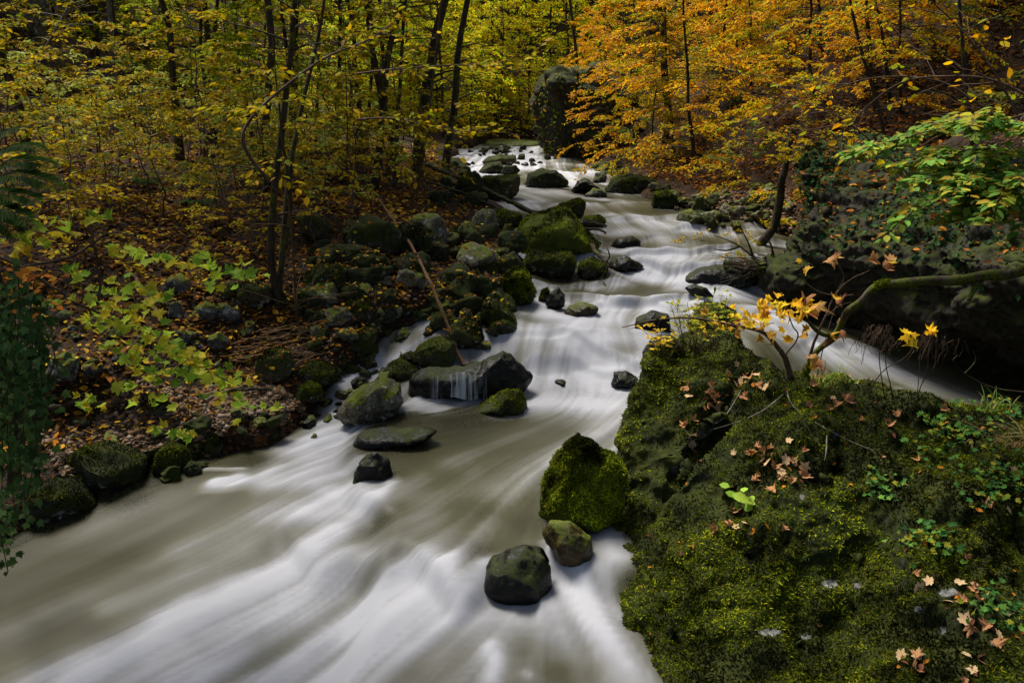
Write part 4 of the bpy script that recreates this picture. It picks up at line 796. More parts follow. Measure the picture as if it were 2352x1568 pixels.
# golden trees closing the valley
scatter(26, (-7, 5), (33.5, 41), ['b0', 'b1', 'b2'], ['golden yellow tree closing the valley behind the stream', 'golden yellow tree closing the valley behind the stream', 'lime yellow tree closing the valley behind the stream'], ['golden trees closing the valley', 'golden trees closing the valley', 'lime trees closing the valley'], .42, .75, 13, 1.2, cond=lambda x, y: x < XL(y) - 1.0 or y > 47)
scatter(34, (-18, 22), (49, 64), ['b0', 'b1', 'b2'], ['golden yellow tree closing the valley behind the stream', 'golden yellow tree closing the valley behind the stream', 'lime yellow tree closing the valley behind the stream'], ['golden trees closing the valley', 'golden trees closing the valley', 'lime trees closing the valley'], .5, .9, 3, 1.6)
scatter(14, (-6, 9), (42, 46.5), ['b0', 'b1', 'b2'], ['golden yellow tree closing the valley behind the stream', 'golden yellow tree closing the valley behind the stream', 'lime yellow tree closing the valley behind the stream'], ['golden trees closing the valley', 'golden trees closing the valley', 'lime trees closing the valley'], .75, 1.0, 23, 1.6, cond=lambda x, y: True)
# undergrowth of the left bank
scatter(40, (-8.5, -1.8), (9.2, 17), ['s0', 's1', 's2', 's3'], ['thin hazel sapling with scattered yellow leaves on the left slope', 'thin hazel sapling with scattered yellow leaves on the left slope', 'thin sapling with pale lime leaves on the left slope', 'thin hazel sapling with scattered yellow leaves on the left slope'], ['yellow saplings on the left slope', 'yellow saplings on the left slope', 'lime saplings on the left slope', 'yellow saplings on the left slope'], .4, .8, 14, .6, cond=lambda x, y: x < XL(y) - 1.6 and x > -.58 * y, cat='sapling')
scatter(60, (-15, -2.2), (10.5, 27), ['s0', 's1', 's2', 's3'], ['thin hazel sapling with scattered yellow leaves on the left slope', 'thin hazel sapling with scattered yellow leaves on the left slope', 'thin sapling with pale lime leaves on the left slope', 'thin hazel sapling with scattered yellow leaves on the left slope'], ['yellow saplings on the left slope', 'yellow saplings on the left slope', 'lime saplings on the left slope', 'yellow saplings on the left slope'], .65, 1.3, 4, .7, cond=lambda x, y: x < XL(y) - 2.2 and x > -.62 * y, cat='sapling')
scatter(50, (3.2, 17), (14, 34), ['u0', 'u1'], ['low shrub with orange and yellow leaves on the right slope', 'low green shrub on the right slope'], ['orange shrubs on the right slope', 'green shrubs on the right slope'], .7, 1.4, 5, 1.0, cond=lambda x, y: x > XR(y) + 1.0 and (y > 15.5 or x > 7.5), cat='shrub')

for k_, (x, y, sc_) in enumerate(((1405, 362, .50), (1455, 368, .55), (1400, 300, .5), (1500, 372, .5))):
    q = hit(x, y); tree_at(f'o{k_}', q if k_ != 2 else at(1400, 190, 30.5), .3 * k_, sc_, ['small orange beech hugging the right side of the rock crag', 'small yellow green beech right of the rock crag', 'small orange beech rooted on top of the rock crag', 'small beech leaning over the far right shore'][k_], None)
# trees just outside the view whose limbs hang over the near stream
proto('h0', 'overhanging_tree', 'bark', seed=700, H=8.2, r0=.16, lean=(-.86, .20), cs=.58, nb=34, bl=2.7, tw=8, lf=26, leaf=.13, palette=OYG, kink=.12)
tree_at('h0', (6.4, 3.6, .8), 0, 1, 'leaning beech outside the view whose limbs hang over the huge boulder', None)
tree_at('h0', ground(-8.8, 8.4), math.pi, 1, 'leaning beech outside the view whose limbs hang over the ivy', None)
proto('t0', 'tall_tree', 'bark', seed=720, H=13, r0=.085, cs=.48, nb=30, bl=2.9, tw=8, lf=26, leaf=.13, palette=YGR, kink=.12)
for k_, (x, y) in enumerate(((-4.6, 15.2), (-7.2, 17.6), (-2.9, 19.2), (-9.6, 16.2), (-5.6, 21.5))):
    tree_at('t0', ground(x, y), 1.3 * k_, .95 + .04 * k_, 'tall slim tree with its crown above the left bank', 'tall trees above the left bank')
tree_at('w0', ground(-8.6, 5.2), 1, .9, 'tree on the near left bank outside the view', None)
# fallen leaves
def litter(name, n, xr, yr, palette, seed, size, cond, label):
    g = np.random.default_rng(seed); x = g.uniform(*xr, n * 3); y = yr[0] + (yr[1] - yr[0]) * g.random(n * 3) ** 1.5
    k = cond(x, y) & (fbm2(x, y, .8, 3, seed) + g.normal(0, .35, n * 3) > -.45); x, y = x[k][:n], y[k][:n]; n = len(x); z = T(x, y) + g.uniform(.005, .03, n)
    lv = Leaves(); az = g.uniform(0, 6.28, n); lv.add(np.stack([x, y, z], 1), np.stack([np.cos(az), np.sin(az), g.normal(0, .25, n)], 1), norm(UP + g.normal(0, .4, (n, 3))), size * g.uniform(.6, 1.3, n), palette(g, n))
    return tag(link(name, lv.mesh(name, mat='litter', curl=.25, seed=seed)), label, 'leaves', kind='stuff')
litter('fallen_leaves', 52000, (-18, 0), (6, 30), LIT, 1, .10, lambda x, y: (x < XL(y) - .7) & (x > -(y + 3) * .75), 'brown and yellow fallen leaves covering the left slope')
litter('fallen_leaves', 24000, (-22, 24), (36, 70), BRI, 3, .26, lambda x, y: (x < XL(y) - .5) | (x > XR(y) + .5) | (y > 50), 'golden fallen leaves on the slope that closes the valley')
litter('fallen_leaves', 26000, (2.5, 20), (13, 34), LITR, 2, .11, lambda x, y: (x > XR(y) + .8) & (x < (y + 2) * .72), 'rust brown fallen leaves covering the right slope')

# ------------------------------------------------------------------ moss fronds
def sample_surface(V, Fc, n, seed, wfn):
    g = np.random.default_rng(seed); A = V[Fc[:, 0]]; B = V[Fc[:, 1]]; D = V[Fc[:, -1]]
    nr = np.cross(B - A, D - A); ar = np.linalg.norm(nr, axis=1); nr = nr / (ar[:, None] + 1e-12)
    c = V[Fc].mean(1); w = ar * wfn(c, nr); k = g.choice(len(Fc), n, p=w / w.sum()); u, v = g.random((2, n, 1))
    return A[k] + (B - A)[k] * u + (D - A)[k] * v, nr[k]
def in_view(c):
    x, y, z = c[:, 0], c[:, 1], c[:, 2] - CAM_Z; d = y * CP - z * SP; up = y * SP + z * CP
    return (d > .1) & (np.abs(x / d) < .95) & (np.abs(up / d) < .55)
MOSS_V = np.array([(0, -.16, 0), (0, .16, 0), (.55, .13, .12), (.55, -.13, .12), (1, 0, .02)]); MOSS_F = [np.array([(0, 1, 2, 3)]), np.array([(3, 2, 4)])]
MOSSP = pal((.036, .055, .0025), (.062, .084, .003), (.022, .036, .002), (.115, .138, .004), (.19, .205, .006))
def moss_on(owner, V, Fc, n, size, seed, thr=.0, bright=1.0, skip=None):
    vis = lambda c, nr: in_view(c) * np.clip(.35 + nr[:, 2] + .9 * fbm(c, 2.2, 3, 61) - thr, 0, 1) * np.clip(6.5 / np.maximum(c[:, 1], 3), .3, 1.6)
    p, nr = sample_surface(V, Fc, n, seed, vis if skip is None else (lambda c, n_: vis(c, n_) * np.clip(1 - 1.8 * skip, 0, 1))); g = np.random.default_rng(seed)
    lv = Leaves(); rnd = norm(np.cross(nr, norm(g.normal(0, 1, (n, 3)))))
    a = norm(rnd + nr * g.uniform(.15, .9, (n, 1)) - UP * .15); nn = norm(nr + g.normal(0, .4, (n, 3)))
    clump = np.clip(.62 + 1.25 * fbm(p, 2.0, 3, 77) + .75 * fbm(p, 8, 2, 78), .08, 2.3)[:, None] * bright
    lv.add(p - nr * size * .1, a, nn, size * g.uniform(.5, 1.4, n), MOSSP(g, n) * clump * np.array([1, .97, 1]))
    o = link('moss', lv.mesh('moss', MOSS_V, MOSS_F, 'mossblade'), owner); o.matrix_parent_inverse.identity()
    o.location = -np.array(owner.location); tag(o, kind='stuff')
moss_on(big, BOULDER[0], BOULDER[1], 250000, .028, 1, .12, skip=BARE[BOULDER[1]].mean(1))
for o_, V_, F_, n_ in HERO:
    if o_.name.startswith('mossy_boulder'):
        y = V_[:, 1].mean(); moss_on(o_, V_, F_, 26000 if y < 8 else 14000, .026 if y < 8 else .034, 3, .25, 1.9)

for o_, V_, F_, n_ in HERO:
    k_ = o_.get('_m', ''); c_ = V_.mean(0)
    if '_m' in o_: del o_['_m']
    if o_.name.startswith('mossy_boulder') or k_ not in ('mossy', 'half') or c_[1] > 21: continue
    sz_ = V_[:, 0].max() - V_[:, 0].min(); moss_on(o_, V_, F_, int(min(6000, 4200 * sz_ * (1 if k_ == 'mossy' else .7))), .026 if c_[1] < 11 else .034, int(c_[0] * 100) + 900, .30 if k_ == 'mossy' else .55, .75 if k_ == 'mossy' else .95)

# fallen leaves lying on the big boulder, each a thing
p, nr = sample_surface(*BOULDER, 700, 5, lambda c, n_: in_view(c) * np.clip(n_[:, 2] - .3, 0, 1))
g = np.random.default_rng(12)
DROP = []; PT = pal((.40, .25, .10), (.30, .17, .07), (.44, .30, .15), (.22, .12, .05)); PB = pal((.46, .24, .09), (.36, .17, .07))
for nm, tv, tf, colf, sz in (('maple', MAPLE2_V, MAPLE2_F, PT, .085), ('maple', MAPLE2_V, MAPLE2_F, PB, .08), ('oval', OVAL_V, OVAL_F, pal((.55, .22, .02), (.45, .14, .02)), .06), ('oval', OVAL_V, OVAL_F, pal((.22, .08, .04), (.16, .06, .03)), .07)):
    lv = Leaves(); lv.add(np.zeros(3), np.array([1, 0, .05]), UP, sz, colf(g, 1)); DROP.append(lv.mesh('fallen_leaf', tv, tf, 'litter', len(DROP), .5))
DL = ['tan fallen maple leaf lying on the moss of the huge boulder', 'orange brown fallen maple leaf lying on the moss of the huge boulder', 'small orange fallen leaf on the moss of the huge boulder', 'small dark brown fallen leaf on the moss of the huge boulder']
DG = ['tan maple leaves on the huge boulder', 'orange maple leaves on the huge boulder', 'orange leaves on the huge boulder', 'dark brown leaves on the huge boulder']
from mathutils import Matrix
def drop_leaf(q, n_, i, s_=1.0):
    o = link('fallen_leaf', DROP[i]); z = Vector(norm(n_ + g.normal(0, .25, 3))); o.rotation_mode = 'QUATERNION'
    from mathutils import Quaternion
    o.rotation_quaternion = z.to_track_quat('Z', 'Y') @ Quaternion((0, 0, 1), g.uniform(0, 6.28))
    o.location = q + n_ * .018; o.scale = (s_,) * 3; tag(o, DL[i], 'leaf', DG[i])
bv = BOULDER[0][BOULDER[1]].mean(1); bn = norm(np.cross(BOULDER[0][BOULDER[1][:, 1]] - BOULDER[0][BOULDER[1][:, 0]], BOULDER[0][BOULDER[1][:, 3]] - BOULDER[0][BOULDER[1][:, 0]]))
fwd = np.array([0, CP, -SP]); upv = np.array([0, SP, CP])
rel = bv - np.array([0, 0, CAM_Z]); dep = rel @ fwd; bpx = 1176 + F * rel[:, 0] / dep; bpiy = 784 - F * (rel @ upv) / dep
facing = (bn * rel).sum(1) < 0
def on_boulder(px, py):
    d = np.hypot(bpx - px, bpiy - py) + np.where(facing, 0, 1e6); k = np.argmin(d); return bv[k], bn[k]
for (cx, cy, sx, sy, n_) in ((1730, 870, 40, 18, 12), (1640, 900, 40, 22, 10), (1585, 935, 18, 30, 7), (1760, 1050, 55, 16, 12), (1800, 1085, 40, 22, 13), (1850, 1095, 20, 10, 4), (1715, 1210, 30, 12, 6), (1590, 1010, 10, 25, 5), (1940, 930, 50, 12, 9), (2060, 980, 25, 10, 4), (2230, 1370, 40, 40, 6), (2270, 1440, 50, 22, 8), (2120, 1520, 60, 20, 9), (2140, 1335, 25, 8, 3), (1950, 870, 40, 8, 4), (2300, 1180, 30, 40, 4)):
    for _ in range(int(n_ * 1.4)):
        q, n2 = on_boulder(cx + g.normal(0, sx), cy + g.normal(0, sy)); drop_leaf(q, n2, int(g.choice([0, 0, 1, 1, 2, 3])), g.uniform(.6, 1.1))
for _ in range(46):
    q, n2 = on_boulder(g.uniform(1440, 2340), g.uniform(860, 1560)); drop_leaf(q, n2, int(g.choice([2, 2, 2, 3, 1])), g.uniform(.4, .9))

# ------------------------------------------------------------------ the bent mossy trunk and its shrub, above the boulder
def path(*pts): return np.array([at(*p) for p in pts])
def smooth_path(P, n): return catmull(np.asarray(P), n)
g = np.random.default_rng(31)
tr = empty('bent_tree', at(1840, 880, 7.05), 'bent mossy tree trunk growing from the huge boulder and arching off to the right', 'tree')
def local(P, root): return np.asarray(P) - np.array(root.location)
tb = Tubes()
main = smooth_path(path((1842, 905, 7.0), (1845, 870, 7.0), (1872, 815, 6.95), (1920, 765, 6.9), (1952, 715, 6.8), (1985, 680, 6.7), (2040, 652, 6.6), (2110, 648, 6.5), (2200, 640, 6.35), (2280, 635, 6.2), (2352, 618, 6.1), (2460, 590, 5.9)), 60)
k = np.linspace(0, 1, 60); main = main + .012 * np.stack([np.sin(k * 31), np.cos(k * 23), np.sin(k * 41)], 1)
tb.add(local(main, tr), (.026 + .020 * k + .004 * np.sin(k * 55)), 10)
for pts, r0 in (([(2255, 640, 6.3), (2240, 660, 6.25), (2225, 690, 6.2)], .03), ([(1925, 770, 6.9), (1890, 768, 6.8), (1868, 752, 6.75), (1855, 735, 6.7)], .026)):
    tb.add(local(smooth_path(path(*pts), 10), tr), np.linspace(r0, r0 * .5, 10), 7)
link('trunk', tb.mesh('trunk', 'barkmoss'), tr)
# moss sleeve as fronds
def sleeve(root, P, rad, n, size, seed, colscale=1.3):
    g = np.random.default_rng(seed); t_ = g.uniform(0, 1, n) * (len(P) - 1); i = np.clip(t_.astype(int), 0, len(P) - 2); f = (t_ - i)[:, None]
    c = P[i] * (1 - f) + P[i + 1] * f; tg = norm(P[i + 1] - P[i]); rd = norm(np.cross(tg, norm(g.normal(0, 1, (n, 3)) + UP * .6))); rd = np.where(rd[:, 2:] < -.3, -rd, rd)
    keep = fbm(c, 4, 3, seed) > -.1; c, tg, rd = c[keep], tg[keep], rd[keep]; n = len(c)
    lv = Leaves(); lv.add(c + rd * np.interp(t_[keep], np.arange(len(P)), rad)[:, None] * .95, norm(tg * g.normal(0, 1, (n, 1)) + rd * .7), norm(rd + g.normal(0, .4, (n, 3))), size * g.uniform(.5, 1.3, n), MOSSP(g, n) * colscale)
    o = link('moss', lv.mesh('moss', MOSS_V, MOSS_F, 'mossblade'), root); o.location = -np.array(root.location); tag(o, kind='stuff')
sleeve(tr, main[:44], (.026 + .020 * k)[:44], 6500, .020, 8)
# dark upright shrub with the yellow maple leaves
def shrub(name, label, base, stems, leafspots, barkm, leafname='leaves', tpl=(MAPLE2_V, MAPLE2_F), colf=None, size=.13, seed=1, cat='shrub', tilt=.5, curl=.5, faceup=.6, group=None):
    g = np.random.default_rng(seed); r = empty(name, at(*base), label, cat, group); tb = Tubes()
    for pts, ra, rb in stems:
        P = smooth_path(path(*pts), 6 * len(pts)); P = P + np.cumsum(g.normal(0, .0025, P.shape), 0); tb.add(local(P, r), np.linspace(ra, rb, len(P)), 6)
    link('stem', tb.mesh('stem', barkm), r)
    lv = Leaves()
    for (px, py, Y, sx, sy, n) in leafspots:
        for _ in range(n):
            q = at(px + g.normal(0, sx), py + g.normal(0, sy), Y + g.normal(0, .12)); az = g.uniform(0, 6.28)
            a = np.array([math.cos(az), math.sin(az), g.normal(-.25, .3)]); nn = norm(UP * faceup + np.array([0, -.55, 0]) + g.normal(0, tilt, 3))
            lv.add(local(q, r), a, nn, size * g.uniform(.6, 1.15), colf(g, 1))
    if lv.count(): link(leafname, lv.mesh(leafname, *tpl, 'leaf', seed, curl), r)
    return r
GOLD = pal((.85, .52, .02), (.75, .42, .02), (.80, .58, .03), (.55, .30, .04))
CRISP = pal((.45, .24, .10), (.55, .30, .10), (.36, .17, .08), (.7, .42, .05))
shrub('golden_maple_shrub', 'little maple shrub with glowing golden leaves on top of the huge boulder', (1815, 900, 7.0),
 [([(1815, 905, 7.0), (1815, 860, 7.0), (1805, 815, 7.0), (1785, 785, 7.0), (1750, 755, 7.0), (1690, 740, 7.05), (1600, 722, 7.1), (1520, 725, 7.1), (1430, 745, 7.1)], .032, .004),
  ([(1752, 756, 7.0), (1760, 748, 6.95), (1780, 745, 6.9)], .010, .004), ([(1805, 815, 7.0), (1830, 770, 6.95), (1815, 740, 6.9), (1800, 690, 6.9), (1765, 620, 6.9)], .008, .003),
  ([(1842, 880, 7.0), (1860, 815, 6.95), (1880, 760, 6.9), (1900, 715, 6.9), (1915, 680, 6.9), (1950, 645, 6.85), (2000, 622, 6.8)], .016, .003),
  ([(1915, 680, 6.9), (1880, 672, 6.9), (1850, 655, 6.9), (1835, 628, 6.9)], .006, .003), ([(1920, 672, 6.9), (1938, 640, 6.9), (1925, 605, 6.9)], .005, .003), ([(1895, 730, 6.9), (1925, 705, 6.9), (1960, 690, 6.9)], .005, .002),
  ([(1520, 725, 7.1), (1480, 745, 7.1), (1440, 760, 7.1)], .005, .002), ([(1690, 740, 7.05), (1640, 760, 7.05), (1560, 770, 7.1)], .005, .002)],
 [(1745, 725, 6.95, 46, 14, 30), (1800, 700, 6.9, 34, 16, 20), (1700, 740, 7.0, 46, 13, 22), (1830, 715, 6.9, 24, 14, 14), (1780, 770, 6.95, 30, 14, 10), (1755, 690, 6.9, 16, 8, 5), (1835, 608, 6.9, 10, 10, 2)], 'twig', 'leaves', colf=GOLD, size=.078, seed=5, tilt=.45)
shrub('withered_leaf_twig', 'bare twigs holding a few crisp brown curled leaves beside the bent trunk', (1870, 900, 7.0),
 [([(1870, 900, 7.0), (1885, 830, 7.0), (1925, 700, 6.95), (1960, 680, 6.9)], .006, .003)],
 [(1920, 592, 6.9, 10, 6, 3), (2025, 603, 6.85, 12, 8, 4), (1925, 690, 6.9, 8, 5, 2), (1850, 680, 6.9, 6, 6, 1), (1860, 705, 6.9, 16, 10, 5), (1930, 752, 6.9, 10, 6, 2), (1885, 850, 6.9, 8, 5, 3), (1870, 820, 6.9, 8, 6, 2), (1870, 880, 6.9, 8, 6, 2), (1910, 775, 6.9, 8, 6, 2)], 'twig', colf=CRISP, size=.10, seed=6, curl=1.3, cat='twigs')
# yellow herbs at the top left of the boulder
def herb(name, label, base, spots, colf, size, seed, n_stem=10, h=.35, cat='plant', tpl=(OVAL_V, OVAL_F), fan=.25, group=None):
    g = np.random.default_rng(seed); r = empty(name, at(*base), label, cat, group); tb, lv = Tubes(), Leaves()
    for _ in range(n_stem):
        az = g.uniform(0, 6.28); b0 = np.array([g.normal(0, .10), g.normal(0, .05), -.03]); tip = b0 + np.array([math.cos(az) * fan * g.random(), math.sin(az) * fan * g.random(), h * g.uniform(.6, 1.25)])
        P = bend_path(g, b0, tip, 7, .15); tb.add(P, np.linspace(.004, .0018, 7), 4)
        for q in P[3:]:
            d = norm(np.array([g.normal(), g.normal(), .25])); e = q + d * size * 1.8; tb.add(np.array([q, e]), .0015, 3)
            m_ = 5; t_ = np.linspace(.3, 1, m_)[:, None]; sd = np.cross(d, UP); lv.add(q + d * size * 1.8 * t_, norm(d + sd * g.choice([-1, 1], (m_, 1)) * .9), norm(UP + g.normal(0, .4, (m_, 3))), size * g.uniform(.6, 1.1, m_), colf(g, m_))
    link('stem', tb.mesh('stem', 'twig'), r); link('leaves', lv.mesh('leaves', *tpl, 'leaf'), r); return r
herb('meadow_rue', 'feathery yellow green herb on the crest of the huge boulder', (1590, 800, 7.75), 0, pal((.36, .38, .03), (.55, .48, .03), (.24, .30, .03)), .050, 3, 18, .46, fan=.35)
herb('meadow_rue', 'feathery green herb beside the dark block behind the boulder crest', (1650, 800, 7.75), 0, pal((.30, .36, .03), (.44, .42, .03), (.16, .24, .03)), .045, 4, 14, .5, fan=.3)
herb('meadow_rue', 'yellowed herb drooping over the left end of the boulder crest', (1540, 808, 7.7), 0, pal((.80, .55, .03), (.62, .44, .03)), .055, 5, 9, .30, fan=.3)
def grass(name, label, base, n, L, seed, colf, w=.006, spread=.12, droop=.6, cat='grass tuft'):
    g = np.random.default_rng(seed); r = empty(name, at(*base), label, cat); V, Fc, cols = [], [], []
    for i in range(n):
        az = g.uniform(0, 6.28); d = np.array([math.cos(az), math.sin(az), 0]); l = L * g.uniform(.5, 1.2); b0 = np.array([g.normal(0, spread), g.normal(0, spread * .5), -.02]); t_ = np.linspace(0, 1, 7)[:, None]
        P = b0 + UP * l * (t_ - .45 * droop * t_ ** 2.2) + d * l * droop * t_ ** 1.8; sd = np.cross(d, UP) * w
        wd = (1 - t_ ** 2) * 1 + .05; q = len(V) * 14
        V.append(np.stack([P - sd * wd, P + sd * wd], 1).reshape(-1, 3)); j = np.arange(6) * 2 + q; Fc.append(np.stack([j, j + 1, j + 3, j + 2], 1)); cols.append(np.repeat(colf(g, 1), 14, 0))
    link('blades', make_mesh('blades', np.concatenate(V), [np.concatenate(Fc)], M['leaf'], False, np.concatenate(cols)), r); return r
grass('grass_tuft', 'tuft of thin pale green grass right of the bent trunk', (1905, 890, 7.0), 60, .30, 3, pal((.12, .20, .04), (.30, .36, .06), (.40, .36, .12)))
grass('grass_tuft', 'dry straw coloured grass hanging on the right edge of the boulder', (2330, 1020, 5.9), 34, .26, 4, pal((.34, .22, .10), (.26, .16, .07)), droop=1.1)
grass('grass_tuft', 'sparse green grass on the boulder ridge near the right border', (2290, 940, 6.7), 24, .26, 5, pal((.10, .18, .03), (.22, .24, .06)))
# dried stems with drooping feathery heads
def dry(label, pts, heads, seed):
    g = np.random.default_rng(seed); r = empty('withered_plant', at(*pts[0][0]), label, 'plant'); tb = Tubes(); hd = Tubes()
    for P in pts: tb.add(local(smooth_path(path(*P), 14), r), np.linspace(.006, .003, 14), 5)
    for (px, py, Y, n, l) in heads:
        for _ in range(n):
            s0 = at(px + g.normal(0, 16), py + g.normal(0, 4), Y + g.normal(0, .04)); e = s0 + np.array([g.normal(0, .05), g.normal(0, .04), -l * g.uniform(.5, 1.2)]); hd.add(local(bend_path(g, s0, e, 6, .35), r), .0022, 3)
    link('stem', tb.mesh('stem', 'bark'), r)
    if heads: link('seed_head', hd.mesh('seed_head', 'twig'), r)
dry('two withered stems with matted brown feathery heads against the dark cliff', [[(2040, 985, 6.7), (2030, 900, 6.7), (2020, 830, 6.7), (2022, 760, 6.7)], [(2050, 985, 6.7), (2048, 900, 6.7), (2035, 840, 6.7), (2032, 765, 6.7)]], [(2020, 750, 6.7, 60, .16), (2045, 775, 6.7, 14, .18), (1995, 765, 6.7, 12, .22)], 1)
dry('withered stem with a drooping brown plume near the right border', [[(2095, 960, 6.7), (2110, 900, 6.7), (2130, 850, 6.7), (2135, 800, 6.7), (2150, 775, 6.7)]], [(2140, 770, 6.7, 30, .2), (2170, 780, 6.7, 14, .2)], 2)
dry('bare crooked twig standing on the boulder ridge', [[(1995, 960, 6.75), (1998, 900, 6.75), (2030, 850, 6.75), (2080, 820, 6.75), (2110, 780, 6.75)]], [], 3)
dry('pale bent twig near the right border of the boulder', [[(2352, 900, 6.4), (2280, 890, 6.4), (2220, 860, 6.4), (2190, 830, 6.4), (2200, 815, 6.4)], [(2215, 858, 6.4), (2240, 830, 6.4), (2235, 805, 6.4)]], [], 4)
shrub('golden_seedling', 'thin seedling with two flat golden leaves right of the feathery plumes', (2105, 960, 6.7), [([(2105, 960, 6.7), (2110, 880, 6.7), (2115, 810, 6.7), (2120, 770, 6.7)], .004, .002)], [(2105, 765, 6.7, 12, 3, 4), (2140, 765, 6.7, 10, 3, 4), (2105, 800, 6.7, 5, 5, 1)], 'twig', colf=GOLD, size=.10, seed=9, tilt=.2, faceup=1.2, cat='seedling')
# bright seedling and green herbs on the face of the boulder
def surf_plant(name, label, px, py, spread, n, colf, size, seed, tpl, cat='plant', lift=.05, part='leaves'):
    g = np.random.default_rng(seed); q0, n0 = on_boulder(px, py); r = empty(name, q0, label, cat); tb, lv = Tubes(), Leaves()
    for _ in range(n):
        q, nn = on_boulder(px + g.normal(0, spread), py + g.normal(0, spread * .7)); e = q + nn * lift * g.uniform(.4, 1.3) + UP * lift * .5
        tb.add(local(np.array([q, (q + e) / 2 + g.normal(0, .008, 3), e]), r), .0025, 4); az = g.uniform(0, 6.28)
        lv.add(local(e, r), norm(np.array([math.cos(az), math.sin(az) * .6 - .3, g.normal(-.1, .25)])), norm(nn + UP * .6 + g.normal(0, .3, 3)), size * g.uniform(.6, 1.15), colf(g, 1))
    if n < 12: link('stem', tb.mesh('stem', 'twig'), r)
    link(part, lv.mesh(part, *tpl, 'leaf', seed, .3), r)
surf_plant('seedling', 'bright green broad leaved seedling on the front of the huge boulder', 1710, 1155, 22, 9, pal((.26, .46, .05), (.34, .5, .06)), .125, 1, (OVAL_V * np.array([1, 1.5, 1]), OVAL_F), 'seedling', .10)
CR = pal((.06, .17, .035), (.09, .22, .04), (.13, .26, .035), (.04, .12, .03), (.30, .30, .03))
for i, (px, py, sp, n, lb) in enumerate(((2200, 1010, 45, 46, 'patch of lacy green cranesbill on the boulder ridge'), (2290, 1110, 50, 60, 'widest patch of lacy green cranesbill at the right border'), (2160, 985, 30, 22, 'small patch of lacy cranesbill left of the widest patches'), (2025, 1120, 26, 24, 'patch of lacy green cranesbill halfway down the boulder'), (2130, 1250, 32, 34, 'patch of lacy green cranesbill low on the boulder face'), (2290, 1400, 32, 30, 'lowest patch of lacy cranesbill beside pale bare stone'), (2320, 960, 30, 24, 'cranesbill patch under the dry straw grass'))):
    surf_plant('cranesbill', lb, px, py, sp, int(n * 1.9), CR, .046, 20 + i, (MAPLE2_V, MAPLE2_F), lift=.045)
# bare roots and twigs lying across the boulder
for i, (pts, lb) in enumerate(((((1815, 880), (1810, 905), (1830, 940), (1880, 980), (1950, 1010), (2010, 1040)), 'longest pale root trailing down the boulder from the maple shrub'), (((1800, 905), (1750, 950), (1690, 975), (1600, 990)), 'pale twig lying leftward across the boulder moss'), (((1700, 900), (1660, 950), (1620, 985)), 'short pale twig among the leaves left of the shrub'), (((1900, 1000), (1890, 1040), (1885, 1060)), 'tiny pale twig hanging below the longest root'))):
    P = []
    for p_ in pts:
        q, nn = on_boulder(*p_); P.append(q + nn * .03)
    P = smooth_path(np.array(P), 24); tb = Tubes(); tb.add(P, np.linspace(.008, .003, 24), 5); tag(link('bare_twig', tb.mesh('bare_twig', 'barklichen')), lb, 'twig')

# thin veils of falling water
m, t, b = new_mat('falling_water'); b.inputs['Base Color'].default_value = (.60, .61, .63, 1); b.inputs['Roughness'].default_value = .5
an = N(t, 'ShaderNodeAttribute', attribute_name='fall'); t.links.new(an.outputs['Fac'], b.inputs['Alpha']); M['veil'] = m
x_ = np.linspace(0, 1, 90); tt = np.linspace(0, 1, 14); Yv = hit(1052, 916)[1]; rows = []
for q in tt:
    rows.append([at(985 + 140 * u + 2 * math.sin(u * 23) * q, 857 + 4 * math.sin(u * 9) + (60 + 4 * math.sin(u * 13)) * q ** 1.3, Yv - .10 - .07 * math.sqrt(q) + .012 * math.sin(u * 61)) for u in x_])
V = np.array(rows).reshape(-1, 3); U, Q = np.meshgrid(x_, tt); u1 = U.ravel()
al = np.clip(.30 + .55 * fbm2(u1 * 34, Q.ravel() * .7, 1.0, 3, 5) + .35 * fbm2(u1 * 7, 0 * u1, 1.0, 2, 8), 0, .8) * sstep(0, .25, Q.ravel()) * sstep(0, .12, u1) * sstep(1, .85, u1) * (.7 + .3 * Q.ravel())
tag(link('waterfall', make_mesh('waterfall', V, [grid_faces(14, 90)], M['veil'], True, attrs={'fall': al})), 'thin white veil of water running over the left half of the broad ledge rock', 'waterfall')
# leaves dropped on stones and rocks of the left bank, found by looking straight down
bpy.context.view_layer.update(); dg = bpy.context.evaluated_depsgraph_get(); g = np.random.default_rng(21); lv = Leaves()
for px, py, _ in quad_spots(1500, (600, 520), (1190, 500), (1160, 790), (560, 900), 1, 2, 33) + quad_spots(500, (100, 680), (600, 640), (660, 900), (140, 1080), 1, 2, 34) + quad_spots(160, (1380, 380), (1800, 430), (1820, 540), (1560, 500), 1, 2, 35):
    q = hit(px, py); ok, loc, nn, _, ob, _ = sc.ray_cast(dg, Vector((q[0], q[1], q[2] + .55)), Vector((0, 0, -1)))
    if not ok or nn.z < .35 or ob.name.startswith(('stream', 'crown', 'moss', 'stem', 'trunk')) : continue
    lv.add(np.array(loc) + np.array(nn) * .025, np.array([g.normal(), g.normal(), g.normal(0, .2)]), norm(np.array(nn) + g.normal(0, .3, 3)), .075 * g.uniform(.5, 1.2), LIT(g, 1))
tag(link('fallen_leaves', lv.mesh('fallen_leaves', mat='litter', curl=.3)), 'yellow and brown leaves dropped on the stones of the left bank', 'leaves', kind='stuff')
cloth_leaves(crag, CRAG[1], CRAG[2], 1500, .15, 3, pal((.05, .10, .02), (.16, .20, .02), (.40, .24, .01), (.10, .14, .02)), 'ivy_leaves', (OVAL_V, OVAL_F), .25)

